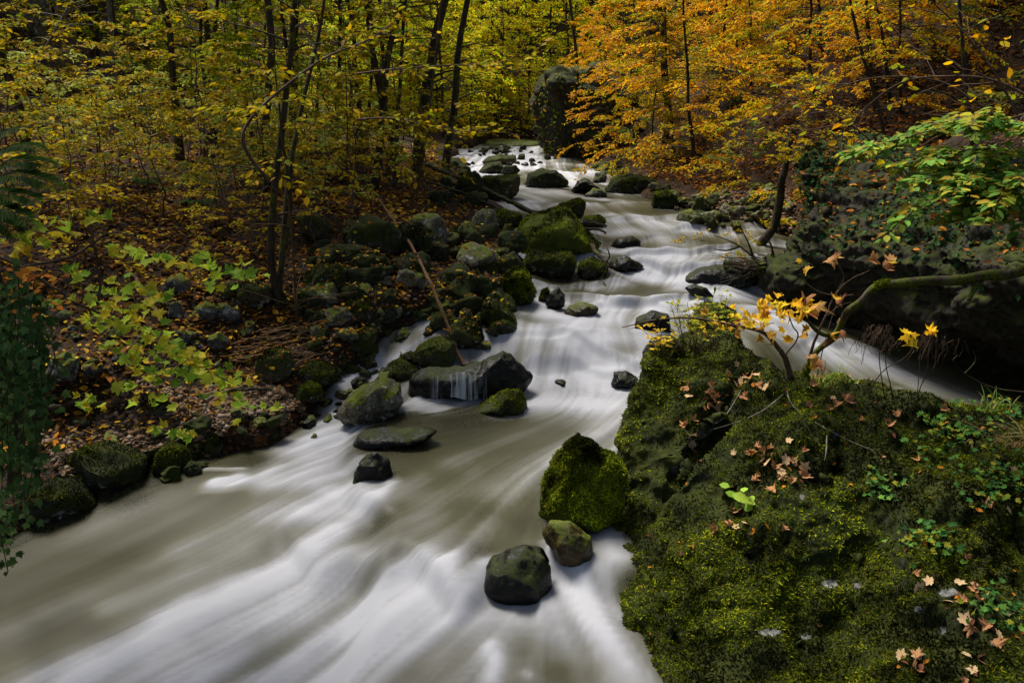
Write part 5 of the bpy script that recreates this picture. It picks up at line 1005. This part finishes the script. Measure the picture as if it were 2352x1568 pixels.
# ------------------------------------------------------------------ trunks one can tell apart
CROWNS = {}
def crown_part(kind, root, dz, s_):
    P = PROTO[kind]
    if 'crown_mesh' not in P: P['crown_mesh'] = P['ch'][1].data if 'root' in P else P['lv'].mesh('crown', OVAL_V, OVAL_F)
    o = link('crown', P['crown_mesh'], root, (0, 0, dz)); o.scale = (s_,) * 3; return o
def trunk_tree(label, pts, w, mat, kind=None, crown_z=0, cs=.8, Y=None, name='tree', cat='tree', extra=(), seed=0, dY=0, ext=3.0):
    """pts from the ground up, in the photograph; w px at the base"""
    base = hit(*pts[0]) if Y is None else at(*pts[0], Y); D = base[1]; g = np.random.default_rng(seed)
    r = empty(name, base, label, cat); tb = Tubes()
    P = [at(px, py, D + dY * i / (len(pts) - 1)) for i, (px, py) in enumerate(pts)]; d = norm(P[-1] - P[-2]); P.append(P[-1] + d * ext)
    P = [P[0] - UP * .3] + P; P = smooth_path(np.array(P), 40); P += np.cumsum(g.normal(0, .006, P.shape), 0); rb = w * .40 / F * D
    rad = np.linspace(rb, rb * .45, 40); rad[:5] *= np.linspace(1.6, 1.0, 5); tb.add(local(P, r), rad, 10)
    for e in extra:
        Q = smooth_path(np.array([at(px, py, D + dd) for px, py, dd in e[0]]), 16); tb.add(local(Q, r), np.linspace(e[1], e[1] * .4, 16) / F * D * .5, 7)
    for q in range(9 if ext > 1 else 0):
        i = g.integers(14, 38); a = g.uniform(0, 6.28); L = g.uniform(.5, 1.6); d = np.array([math.cos(a), math.sin(a), .35]); s0 = P[i]
        tt = np.linspace(0, 1, 6)[:, None]; tb.add(local(s0 + d * L * tt - UP * .2 * tt ** 2 + np.cumsum(g.normal(0, .03, (6, 3)), 0) * tt, r), np.linspace(rb * .22, .004, 6), 4)
    link('trunk', tb.mesh('trunk', mat), r)
    if kind: crown_part(kind, r, crown_z, cs)
    return r
TT = trunk_tree
TT('slim tree mottled with white lichen beside the wire fence', [(266, 292), (262, 180), (256, 80), (250, 0)], 22, 'barklichen', 'w1', 3.0, .7)
TT('brown straight tree trunk left of the lichen mottled one', [(215, 150), (213, 70), (210, 0)], 17, 'barkbrown', 'w3', 3.4, .7, seed=2)
TT('leaning grey dead trunk across the top left corner', [(28, 300), (70, 190), (120, 90), (168, 5)], 13, 'barklichen', None, seed=3)
TT('dark double tree trunk with ivy in the middle of the left woods', [(482, 330), (484, 240), (478, 120), (470, 0)], 24, 'bark', 'w0', 2.5, .8, seed=4, extra=[([(500, 330, 0), (497, 180, .3), (492, 90, .4), (500, 0, .4)], 18)])
TT('multi stemmed hazel with curved dark stems on the left bank', [(645, 700), (626, 610), (632, 500), (650, 340), (668, 180), (685, 60), (690, 0)], 26, 'bark', 's1', 1.2, 1.05, seed=5, name='hazel_tree', extra=[([(640, 690, 0), (650, 560, .1), (665, 400, .3), (690, 260, .5), (730, 90, .8), (745, 0, .8)], 16), ([(640, 640, 0), (668, 470, -.2), (650, 330, -.3), (640, 230, -.3)], 10)])
TT('short broken stem right of the curved hazel', [(682, 745), (680, 700), (676, 650)], 9, 'barkbrown', None, name='stem', seed=6)
TT('dark tree leaning right over the left bank with a long low limb', [(862, 432), (876, 330), (888, 220), (900, 110), (930, 0)], 26, 'bark', 'w2', 2.4, .8, seed=7)
TT('thin dark tree between the two thick ones on the left bank', [(908, 430), (912, 330), (918, 200), (925, 60), (930, 0)], 14, 'bark', 'w1', 2.6, .7, seed=8)
TT('thickest dark tree on the left bank leaning towards the stream', [(958, 400), (968, 300), (985, 190), (1005, 80), (1025, 0)], 40, 'bark', 'w2', 3.4, .9, seed=9)
TT('dark ivy clad tree nearest the left edge of the far water', [(1024, 388), (1034, 310), (1046, 220), (1052, 120), (1075, 0)], 28, 'bark', 'w1', 3.2, .8, seed=10)
TT('thin leaning pale stem in front of the thickest dark tree', [(958, 460), (968, 390), (975, 330)], 10, 'barkbrown', None, name='stem', seed=11)
for i, (x, y) in enumerate(((330, 250), (395, 240), (560, 300), (600, 300), (725, 330), (770, 345), (800, 340), (845, 350))):
    TT('thin straight young tree among the left hand woods', [(x, y), (x + 4, y - 120), (x + 10, y - 240), (x + 6, y - 420)], 9 + i % 3 * 3, 'bark' if i % 2 else 'barkbrown', None, seed=20 + i)['group'] = 'thin young trees of the left woods'
TT('leaning tree on the right shore with an orange crown above the water', [(1748, 565), (1778, 520), (1790, 460), (1796, 410), (1802, 370)], 32, 'bark', 'o1', .3, .5, seed=30, ext=.5, name='beech_tree')
TT('dark ivy covered trunk near the top right', [(1656, 170), (1648, 100), (1640, 40), (1636, 0)], 30, 'bark', 'o0', 2.0, .6, seed=31, name='beech_tree')
TT('dark tree standing just right of the rock crag', [(1368, 315), (1350, 260), (1332, 200), (1325, 140)], 16, 'bark', 'o2', 1.2, .55, seed=32, name='beech_tree')
TT('crooked tree in the middle of the orange slope', [(1525, 330), (1530, 260), (1522, 170), (1520, 60), (1510, 0)], 22, 'bark', 'o3', 1.4, .6, seed=33, name='beech_tree')
TT('pair of thin trees high on the orange slope', [(2010, 250), (2000, 160), (1990, 60), (1985, 0)], 16, 'bark', 'o1', 2.0, .6, seed=34, name='beech_tree', extra=[([(2060, 330, 0), (2040, 200, 0), (2030, 100, 0), (2010, 0, 0)], 12)])
TT('mossy leaning sapling above the cliff', [(2040, 360), (2015, 250), (1985, 140), (1960, 40), (1950, 0)], 12, 'bark', 'o3', 1.6, .5, seed=35, name='beech_tree')
TT('dark thin tree at the upper right behind the bare twigs', [(2235, 330), (2230, 230), (2220, 100), (2215, 0)], 14, 'bark', 'o1', 2.4, .5, seed=36, name='beech_tree')

# bare pole, fallen log, driftwood
def pole(name, label, P, r0, r1, mat, cat, n=40, k=8, seed=0, wob=.006, extra=()):
    g = np.random.default_rng(seed); P = smooth_path(np.array(P), n); P = P + np.cumsum(g.normal(0, wob, P.shape), 0); tb = Tubes(); tb.add(P, np.linspace(r0, r1, n) * (1 + .12 * np.sin(np.arange(n) * 1.3)), k)
    for e in extra: tb.add(smooth_path(np.array(e[0]), 12), np.linspace(e[1], e[1] * .4, 12), 5)
    return tag(link(name, tb.mesh(name, mat)), label, cat)
pb = hit(1088, 870); pt = at(868, 452, 12.6)
pole('dead_pole', 'long bare dead pole leaning from the slope down into the water', [pb - UP * .15, pb + (pt - pb) * .15, at(990, 650, 10.7), at(945, 560, 11.6), pt], .030, .018, 'deadwood', 'pole', seed=1)
la, lb_ = hit(1238, 498), hit(985, 410)
pole('fallen_log', 'fallen dead log reaching from the dark left trees to the stream', [la + UP * .03, (la * .66 + lb_ * .34) + UP * .12, (la * .33 + lb_ * .67) + UP * .18, lb_ + UP * .25], .055, .040, 'bark', 'log', seed=2, wob=.01)
pole('fallen_branch', 'thinner dark fallen branch lying below the fallen log', [hit(1180, 505) + UP * .05, hit(1060, 460) + UP * .15, hit(960, 430) + UP * .2], .03, .02, 'bark', 'branch', seed=3)
pole('driftwood', 'dark driftwood snag at the foot of the mossy shoal', [at(1405, 680, 12.2), at(1380, 640, 12.6), at(1390, 605, 12.9), at(1368, 575, 13.3), at(1360, 560, 13.6)], .022, .04, 'bark', 'driftwood', seed=4, extra=[([at(1380, 640, 12.6), at(1345, 650, 12.6), at(1320, 645, 12.6)], .02), ([at(1388, 606, 12.9), at(1400, 590, 12.9), at(1395, 570, 12.9)], .02)])
pole('driftwood', 'dark branch lying over the low rock behind the bright green roofed boulder', [at(1330, 512, 16), at(1360, 508, 15.8), at(1400, 508, 15.6)], .03, .015, 'bark', 'driftwood', seed=5)
pole('driftwood', 'short dark branch poking out right of the bright green roofed boulder', [at(1345, 525, 15), at(1370, 530, 14.9), at(1395, 534, 14.8)], .03, .015, 'bark', 'driftwood', seed=6)
pole('fallen_branch', 'long thin dark branch lying on the leaf litter of the left slope', [hit(130, 400) + UP * .1, hit(280, 350) + UP * .12, hit(420, 315) + UP * .2, hit(560, 350) + UP * .1], .03, .012, 'deadwood', 'branch', seed=7)
pole('fallen_branch', 'dark branch on the stones below the maple leaves', [hit(380, 760) + UP * .1, hit(330, 690) + UP * .15, hit(300, 640) + UP * .1], .03, .02, 'deadwood', 'branch', seed=8)
pole('fallen_branch', 'dark stick lying along the gravel beside the rivulet', [hit(510, 912) + UP * .05, hit(600, 905) + UP * .06, hit(690, 895) + UP * .05], .025, .012, 'bark', 'branch', seed=9)
pole('fallen_branch', 'dark rotten branch on the gravel below the split stone', [hit(120, 950) + UP * .05, hit(220, 930) + UP * .06, hit(330, 915) + UP * .05], .035, .02, 'bark', 'branch', seed=10)
g = np.random.default_rng(77); tb = Tubes()
for _ in range(46):
    x, y = g.uniform(520, 690), g.uniform(770, 850); L = g.uniform(40, 110); a = hit(x, y) + UP * g.uniform(.02, .10); b_ = hit(x + L, y - L * g.uniform(.05, .35)) + UP * g.uniform(.02, .10); tb.add(bend_path(g, a, b_, 7, .15), np.linspace(.011, .004, 7), 4)
tag(link('twig_heap', tb.mesh('twig_heap', 'deadwood')), 'heap of dead brown twigs on the left bank stones', 'twig heap')
# roots and snagged branches under the leaning tree
g = np.random.default_rng(78); r = empty('root_tangle', at(1765, 620, 12.3), 'dark tangle of roots and snagged branches where the cliff meets the rapids', 'roots'); tb = Tubes()
for _ in range(90):
    a = at(g.normal(1765, 22), g.normal(615, 16), g.uniform(12.1, 12.5)); an = g.normal(3.3, .75); L = g.uniform(30, 150); b_ = at(1765 + L * math.cos(an) * 1.1, 618 - L * math.sin(an) * .45 + g.normal(0, 10), g.uniform(12.0, 12.9)); tb.add(local(bend_path(g, a, b_, 8, .25), r), np.linspace(g.uniform(.006, .022), .003, 8), 4)
link('roots', tb.mesh('roots', 'bark'), r); tb = Tubes(); tb.add(local(smooth_path(path((1662, 603, 12.5), (1700, 612, 12.4), (1750, 628, 12.3), (1790, 640, 12.3)), 12), r), np.linspace(.055, .07, 12), 8); link('log', tb.mesh('log', 'bark'), r)
tb = Tubes()
for pts in (((1790, 640, 12.3), (1730, 590, 12.4), (1690, 560, 12.5), (1640, 540, 12.6)), ((1730, 590, 12.4), (1720, 560, 12.4), (1705, 530, 12.4)), ((1780, 610, 12.3), (1770, 560, 12.3), (1750, 545, 12.3)), ((1700, 565, 12.5), (1670, 575, 12.5), (1640, 572, 12.5))):
    tb.add(local(smooth_path(path(*pts), 14), r), np.linspace(.024, .006, 14), 5)
link('branch', tb.mesh('branch', 'bark'), r)

# wire fence along the path
fp_ = [(135, 258), (258, 268), (450, 282), (598, 312), (770, 340)]
r = empty('wire_fence', hit(*fp_[0]), 'thin grey wire fence with metal posts along the hillside path', 'fence'); tops = []
m, t, b = new_mat('galvanised_metal'); b.inputs['Base Color'].default_value = (.34, .36, .40, 1); b.inputs['Metallic'].default_value = .2; b.inputs['Roughness'].default_value = .5; M['metal'] = m
for (x, y) in [(-60, 245)] + fp_:
    q = hit(x, y); h = 73 / F * 25; tb = Tubes(); tb.add(local(np.array([q - UP * .2, q + UP * h]), r), .022, 8); link('post', tb.mesh('post', 'metal'), r); tops.append(q + UP * h * .97)
for lv_ in (0, .55):
    tb = Tubes(); P = []
    for a, b_ in zip(tops[:-1], tops[1:]):
        tt = np.linspace(0, 1, 12)[:-1, None]; P.append(a + (b_ - a) * tt - UP * (.06 * np.sin(tt * np.pi) + lv_))
    tb.add(local(np.concatenate(P), r), .011, 5); link('wire', tb.mesh('wire', 'metal'), r)

# ------------------------------------------------------------------ near plants on the left
def leafy(name, label, cat, root, stems, spots, mat, size, colf, tpl, seed, tilt=.35, face=-.45, curl=.45):
    g = np.random.default_rng(seed); r = empty(name, at(*root), label, cat); tb, lv = Tubes(), Leaves()
    for pts, ra, rb in stems:
        P = smooth_path(path(*pts), 8 * len(pts)); P = P + np.cumsum(g.normal(0, .004, P.shape), 0); tb.add(local(P, r), np.linspace(ra, rb, len(P)), 6)
    for (x0, y0, x1, y1, Y, jit, n) in spots:
        for k in range(n):
            u = (k + g.random()) / n; q = at(x0 + (x1 - x0) * u + g.normal(0, jit), y0 + (y1 - y0) * u + g.normal(0, jit * .7), Y + g.normal(0, .12))
            az = g.normal(-.4, 1.3); a = np.array([math.cos(az), math.sin(az) * .7 - .2, g.normal(-.35, .25)]); lv.add(local(q, r), a, norm(UP + np.array([0, face, 0]) + g.normal(0, tilt, 3)), size * g.uniform(.55, 1.15), colf(g, 1))
            if g.random() < .6: tb.add(local(np.array([q, q + np.array([-a[0] * .08, -a[1] * .08, .03])]), r), .0022, 3)
    link('stem', tb.mesh('stem', mat), r); link('leaves', lv.mesh('leaves', *tpl, 'leaf', seed, curl), r); return r
leafy('maple_sapling', 'maple sapling with big lime green leaves reaching over the left bank', 'sapling', (215, 760, 5.6),
 [([(225, 700, 5.6), (226, 640, 5.6), (222, 570, 5.6), (215, 520, 5.6), (200, 480, 5.6)], .012, .005), ([(-60, 640, 5.5), (60, 610, 5.55), (160, 590, 5.6), (240, 545, 5.6), (300, 550, 5.6), (370, 585, 5.65), (460, 610, 5.7), (560, 620, 5.7)], .012, .003),
  ([(-60, 560, 5.5), (60, 620, 5.6), (170, 690, 5.7), (270, 740, 5.8), (350, 790, 5.8), (450, 840, 5.8), (560, 900, 5.8), (640, 940, 5.8)], .014, .003), ([(270, 740, 5.8), (330, 680, 5.8), (400, 690, 5.8)], .006, .002), ([(350, 790, 5.8), (300, 880, 5.8), (250, 910, 5.8)], .005, .002), ([(450, 840, 5.8), (420, 930, 5.8), (380, 990, 5.8)], .005, .002)],
 [(40, 570, 235, 485, 5.6, 16, 20), (240, 565, 400, 600, 5.6, 14, 16), (400, 595, 580, 622, 5.7, 15, 24), (480, 640, 530, 660, 5.7, 10, 5), (40, 720, 160, 690, 5.6, 14, 12), (170, 620, 300, 720, 5.7, 22, 22), (280, 650, 400, 690, 5.7, 18, 18), (230, 700, 460, 830, 5.8, 26, 52), (190, 740, 330, 860, 5.8, 20, 22), (300, 830, 500, 860, 5.8, 18, 32), (400, 790, 560, 900, 5.8, 20, 30), (165, 915, 240, 935, 5.8, 12, 8), (270, 890, 380, 930, 5.8, 14, 12), (490, 900, 570, 950, 5.8, 14, 13), (340, 985, 450, 1000, 5.8, 10, 10), (600, 930, 650, 940, 5.8, 6, 3), (0, 545, 90, 555, 5.5, 10, 6)],
 'twig', .088, pal((.44, .62, .05), (.34, .50, .04), (.54, .64, .06), (.44, .50, .03), (.60, .54, .04), (.20, .34, .03), (.66, .52, .03)), (MAPLE2_V, MAPLE2_F), 3)
leafy('beech_sprig', 'sprig of orange leaves above the dark ivy at the left border', 'sprig', (-10, 600, 5.2), [([(-60, 600, 5.2), (40, 625, 5.2), (140, 640, 5.3), (110, 690, 5.3)], .008, .003)], [(0, 615, 150, 640, 5.2, 12, 13), (10, 690, 120, 720, 5.2, 12, 7), (90, 620, 110, 700, 5.2, 8, 5)], 'twig', .075, pal((.75, .26, .03), (.62, .18, .03), (.80, .36, .04)), (OVAL_V * np.array([1, 1.3, 1]), OVAL_F), 4)
# dark ivy hanging at the left border
g = np.random.default_rng(5); r = empty('ivy', at(20, 700, 5.3), 'dark green ivy hanging down the left border to the water', 'ivy'); tb = Tubes(); lv = Leaves()
IV = pal((.05, .11, .03), (.07, .13, .035), (.10, .17, .05), (.035, .07, .02))
core = smooth_path(path((-40, 600, 5.5), (10, 760, 5.5), (30, 900, 5.6), (40, 1000, 5.7), (30, 1120, 5.9)), 30); tb.add(local(core, r), np.linspace(.09, .05, 30), 9)
for k in range(16):
    x0 = g.uniform(-45, 112); y0 = g.uniform(590, 800); y1 = g.uniform(900, 1220) if x0 > 10 else g.uniform(1000, 1340); Y = g.uniform(5.0, 5.35)
    P = smooth_path(path((x0, y0, Y), (x0 + g.normal(0, 14), (y0 + y1) / 2, Y - .05), (x0 * .8 + g.normal(8, 14), y1, Y)), 20); tb.add(local(P, r), .004, 4)
    n = int((y1 - y0) / 5.5); tt = g.uniform(0, 19, n).astype(int); lv.add(local(P[tt], r) + g.normal(0, .045, (n, 3)), np.stack([g.normal(0, .5, n), g.normal(-.3, .3, n), g.normal(-.7, .3, n)], 1), norm(np.array([.15, -1, .35]) + g.normal(0, .35, (n, 3))), 0.058 * g.uniform(.4, 1.3, n), IV(g, n))
link('stem', tb.mesh('stem', 'bark'), r); link('leaves', lv.mesh('leaves', MAPLE_V, MAPLE_F, 'leaf', 1, .2), r)
# ferns
def fern(label, base, fronds, seed, size=1.0, group=None):
    g = np.random.default_rng(seed); r = empty('fern', at(*base), label, 'fern', group); tb, lv = Tubes(), Leaves(); FC = pal((.06, .12, .025), (.09, .15, .03), (.045, .09, .02))
    for pts in fronds:
        P = smooth_path(path(*pts), 50); tb.add(local(P, r), np.linspace(.005, .0015, 50), 4); L = np.linalg.norm(P[-1] - P[0])
        for i in range(4, 50):
            u = i / 49; d = norm(P[i] - P[i - 1]); sd = norm(np.cross(d, UP + np.array([0, -.4, 0]))); w = L * .17 * math.sin(math.pi * min(1, .12 + u * .88)) ** .8 * size
            for s_ in (-1, 1):
                lv.add(local(P[i], r), norm(sd * s_ + d * .45 - UP * .15), norm(UP + g.normal(0, .12, 3)), w * g.uniform(.9, 1.1), FC(g, 1))
    link('stem', tb.mesh('stem', 'twig'), r); link('fronds', lv.mesh('fronds', OVAL_V * np.array([1, .22, 1]), OVAL_F, 'leaf'), r)
fern('fern with arching green fronds at the left border', (-60, 420, 5.6), [[(-60, 430, 5.6), (0, 350, 5.6), (60, 335, 5.5), (110, 345, 5.5)], [(-60, 430, 5.6), (10, 375, 5.5), (80, 370, 5.5), (135, 385, 5.4)], [(-60, 430, 5.6), (20, 400, 5.4), (90, 410, 5.4), (150, 440, 5.3)], [(-60, 430, 5.5), (0, 440, 5.3), (60, 450, 5.3), (95, 470, 5.2)], [(-60, 440, 5.5), (-10, 470, 5.2), (40, 490, 5.2), (75, 520, 5.1)], [(-60, 440, 5.5), (-20, 500, 5.2), (20, 520, 5.1), (50, 560, 5.1)], [(-60, 420, 5.6), (-20, 330, 5.7), (20, 300, 5.7), (70, 290, 5.7)]], 1)
for i, (x, y, lb) in enumerate(((330, 430, 'low dark fern on the leaf litter of the left slope'), (450, 480, 'small fern lower on the leaf litter of the left slope'), (1090, 250, 'fern at the foot of the far left trees'))):
    q = hit(x, y); Y = q[1]
    g = np.random.default_rng(i); fr = []
    for k in range(7):
        an = k / 7 * 6.28; s_ = 60 * 9 / Y; fr.append([(x, y, Y), (x + math.cos(an) * s_ * .5, y - s_ * .5, Y + math.sin(an) * .2), (x + math.cos(an) * s_, y - s_ * .45, Y + math.sin(an) * .4), (x + math.cos(an) * s_ * 1.4, y - s_ * .15, Y + math.sin(an) * .55)])
    fern(lb, (x, y, Y), fr, i)
GRB = pal((.15, .32, .05), (.20, .38, .055), (.11, .24, .04), (.27, .40, .06), (.40, .38, .04), (.34, .24, .03))
# green beech branch reaching in from the right
g = np.random.default_rng(15); r = empty('beech_branch', at(2420, 360, 6.3), 'leafy bright green beech branch reaching in from the right border', 'branch'); tb, lv = Tubes(), Leaves()
BR = [[(2420, 330, 6.3), (2300, 300, 6.4), (2200, 290, 6.5), (2100, 310, 6.6), (1975, 345, 6.7)], [(2420, 360, 6.2), (2320, 350, 6.3), (2230, 345, 6.3), (2140, 360, 6.4), (2050, 385, 6.5)], [(2420, 365, 6.1), (2330, 390, 6.2), (2240, 390, 6.2), (2150, 400, 6.3), (2070, 425, 6.4)], [(2420, 370, 6.1), (2340, 430, 6.0), (2260, 435, 6.1), (2180, 440, 6.1), (2100, 470, 6.2)], [(2420, 280, 6.3), (2350, 290, 6.2), (2280, 275, 6.2), (2230, 270, 6.2)], [(2420, 400, 6.0), (2350, 470, 6.0), (2280, 475, 6.0), (2220, 490, 6.0)], [(2420, 410, 5.9), (2360, 400, 5.9), (2290, 420, 5.9), (2220, 410, 5.9)]]
for pts in BR:
    P = smooth_path(path(*pts), 30); tb.add(local(P, r), np.linspace(.012, .003, 30), 5); spray(g, lv, local(P, r), 100, .088, GRB, .30, .6, .05)
    for q in range(11):
        i = g.integers(6, 28); d = norm(P[i] - P[i - 1]); sd = np.cross(d, UP) * g.choice([-1, 1]); d2 = norm(d * .7 + sd + UP * g.normal(0, .15)); L = g.uniform(.18, .5); tt = np.linspace(0, 1, 5)[:, None]; P2 = local(P[i] + d2 * L * tt - UP * .12 * L * tt ** 2, r)
        tb.add(P2, np.linspace(.005, .002, 5), 4); spray(g, lv, P2, 26, .085, GRB, .28, .6, .04)
tb.add(local(smooth_path(path((2480, 365, 6.1), (2400, 368, 6.15), (2320, 372, 6.2), (2270, 380, 6.25)), 14), r), np.linspace(.03, .012, 14), 7)
link('stem', tb.mesh('stem', 'barklichen'), r); link('leaves', lv.mesh('leaves', OVAL_V * np.array([1, 1.25, 1]), OVAL_F, 'leaf', 2, .15), r)
# bare twigs across the right and upper left
BT = [([(2420, 260, 7), (2300, 190, 7.3), (2180, 175, 7.6), (2050, 200, 8), (1900, 330, 8.3)], 'long bare arching twig across the right slope'), ([(2380, 330, 7.5), (2250, 240, 7.6), (2150, 185, 7.8), (2000, 180, 8), (1850, 225, 8.2), (1700, 215, 8.4)], 'pale bare twig curving level across the orange slope'), ([(2130, 440, 8.6), (2020, 340, 8.8), (1930, 270, 9), (1830, 230, 9.2), (1660, 200, 9.4)], 'straight bare stem slanting over the mossy cliff end'), ([(2400, 420, 7), (2330, 250, 7.2), (2260, 130, 7.4), (2190, 50, 7.6), (2100, -30, 7.6)], 'dark bare stem rising steeply to the top right'), ([(2400, 240, 6.6), (2330, 270, 6.7), (2250, 280, 6.8), (2180, 285, 6.9)], 'thin forked twig above the green beech branch'), ([(620, 420, 9), (560, 300, 9), (720, 150, 9.4), (850, 90, 9.6), (930, 30, 9.8)], 'dark bare limb arching over the left woods'), ([(820, 170, 10), (900, 160, 10), (1000, 152, 10.2), (1100, 150, 10.4), (1200, 165, 10.6)], 'slim level branch in front of the golden trees'), ([(820, 275, 10), (900, 272, 10), (980, 290, 10), (1060, 310, 10.2)], 'lower slim branch with yellow leaves before the far water')]
for i, (pts, lb) in enumerate(BT):
    g = np.random.default_rng(900 + i); P = smooth_path(path(*pts), 40); r = empty('bare_branch', P[0], lb, 'branch'); tb, lv = Tubes(), Leaves(); tb.add(local(P, r), np.linspace(.014, .004, 40) * (1.6 if i == 5 else 1), 5)
    for k in range(10):
        j = g.integers(6, 38); d = norm(P[j] - P[j - 1]); L = g.uniform(.3, .9); e = P[j] + (d * .8 + norm(g.normal(0, 1, 3)) * .6 + UP * .1) * L; Q = local(bend_path(g, P[j], e, 7, .2), r); tb.add(Q, np.linspace(.005, .002, 7), 4)
        spray(g, lv, Q, 8 if i >= 5 else 2, .095, YEL if i >= 5 else OYG, .5)
    if i >= 5: spray(g, lv, local(P[8:], r), 34, .10, YEL, .5, .6, .08)
    link('stem', tb.mesh('stem', 'twig'), r); link('leaves', lv.mesh('leaves', OVAL_V * np.array([1, 1.2, 1]), OVAL_F, 'leaf', i, .3), r)
# ivy and leaves on the cliff top
p, nr = sample_surface(CLIFF[0], CLIFF[1], 9000, 8, lambda c, n_: in_view(c) * np.clip(c[:, 2] - 1.6, 0, 1.2) ** 1.5 * np.clip(fbm(c, 1.3, 3, 4) + .45, 0, 1)); flip = np.where((nr * (p - np.array([0, 0, 4]))).sum(1) > 0, -1, 1)[:, None]; nr = nr * flip
g = np.random.default_rng(16); lv = Leaves(); n = len(p); lv.add(p + nr * .04, g.normal(0, 1, (n, 3)) - UP * .6, norm(nr + UP * .5 + g.normal(0, .4, (n, 3))), .075 * g.uniform(.5, 1.2, n), DKG(g, n)); o = link('ivy_leaves', lv.mesh('ivy_leaves', MAPLE_V, MAPLE_F, 'leaf', 1, .2), cl); tag(o, kind='stuff')
p, nr = sample_surface(CLIFF[0], CLIFF[1], 2600, 9, lambda c, n_: in_view(c) * (c[:, 2] > 2.0) * np.clip(np.abs(n_[:, 2]) - .3, 0, 1)); lv = Leaves(); n = len(p); lv.add(p + UP * .03, np.stack([g.normal(0, 1, n), g.normal(0, 1, n), g.normal(0, .2, n)], 1), norm(UP + g.normal(0, .4, (n, 3))), .10 * g.uniform(.5, 1.2, n), LITR(g, n)); tag(link('fallen_leaves', lv.mesh('fallen_leaves', mat='litter', curl=.3)), 'rust brown fallen leaves on top of the cliff', 'leaves', kind='stuff')
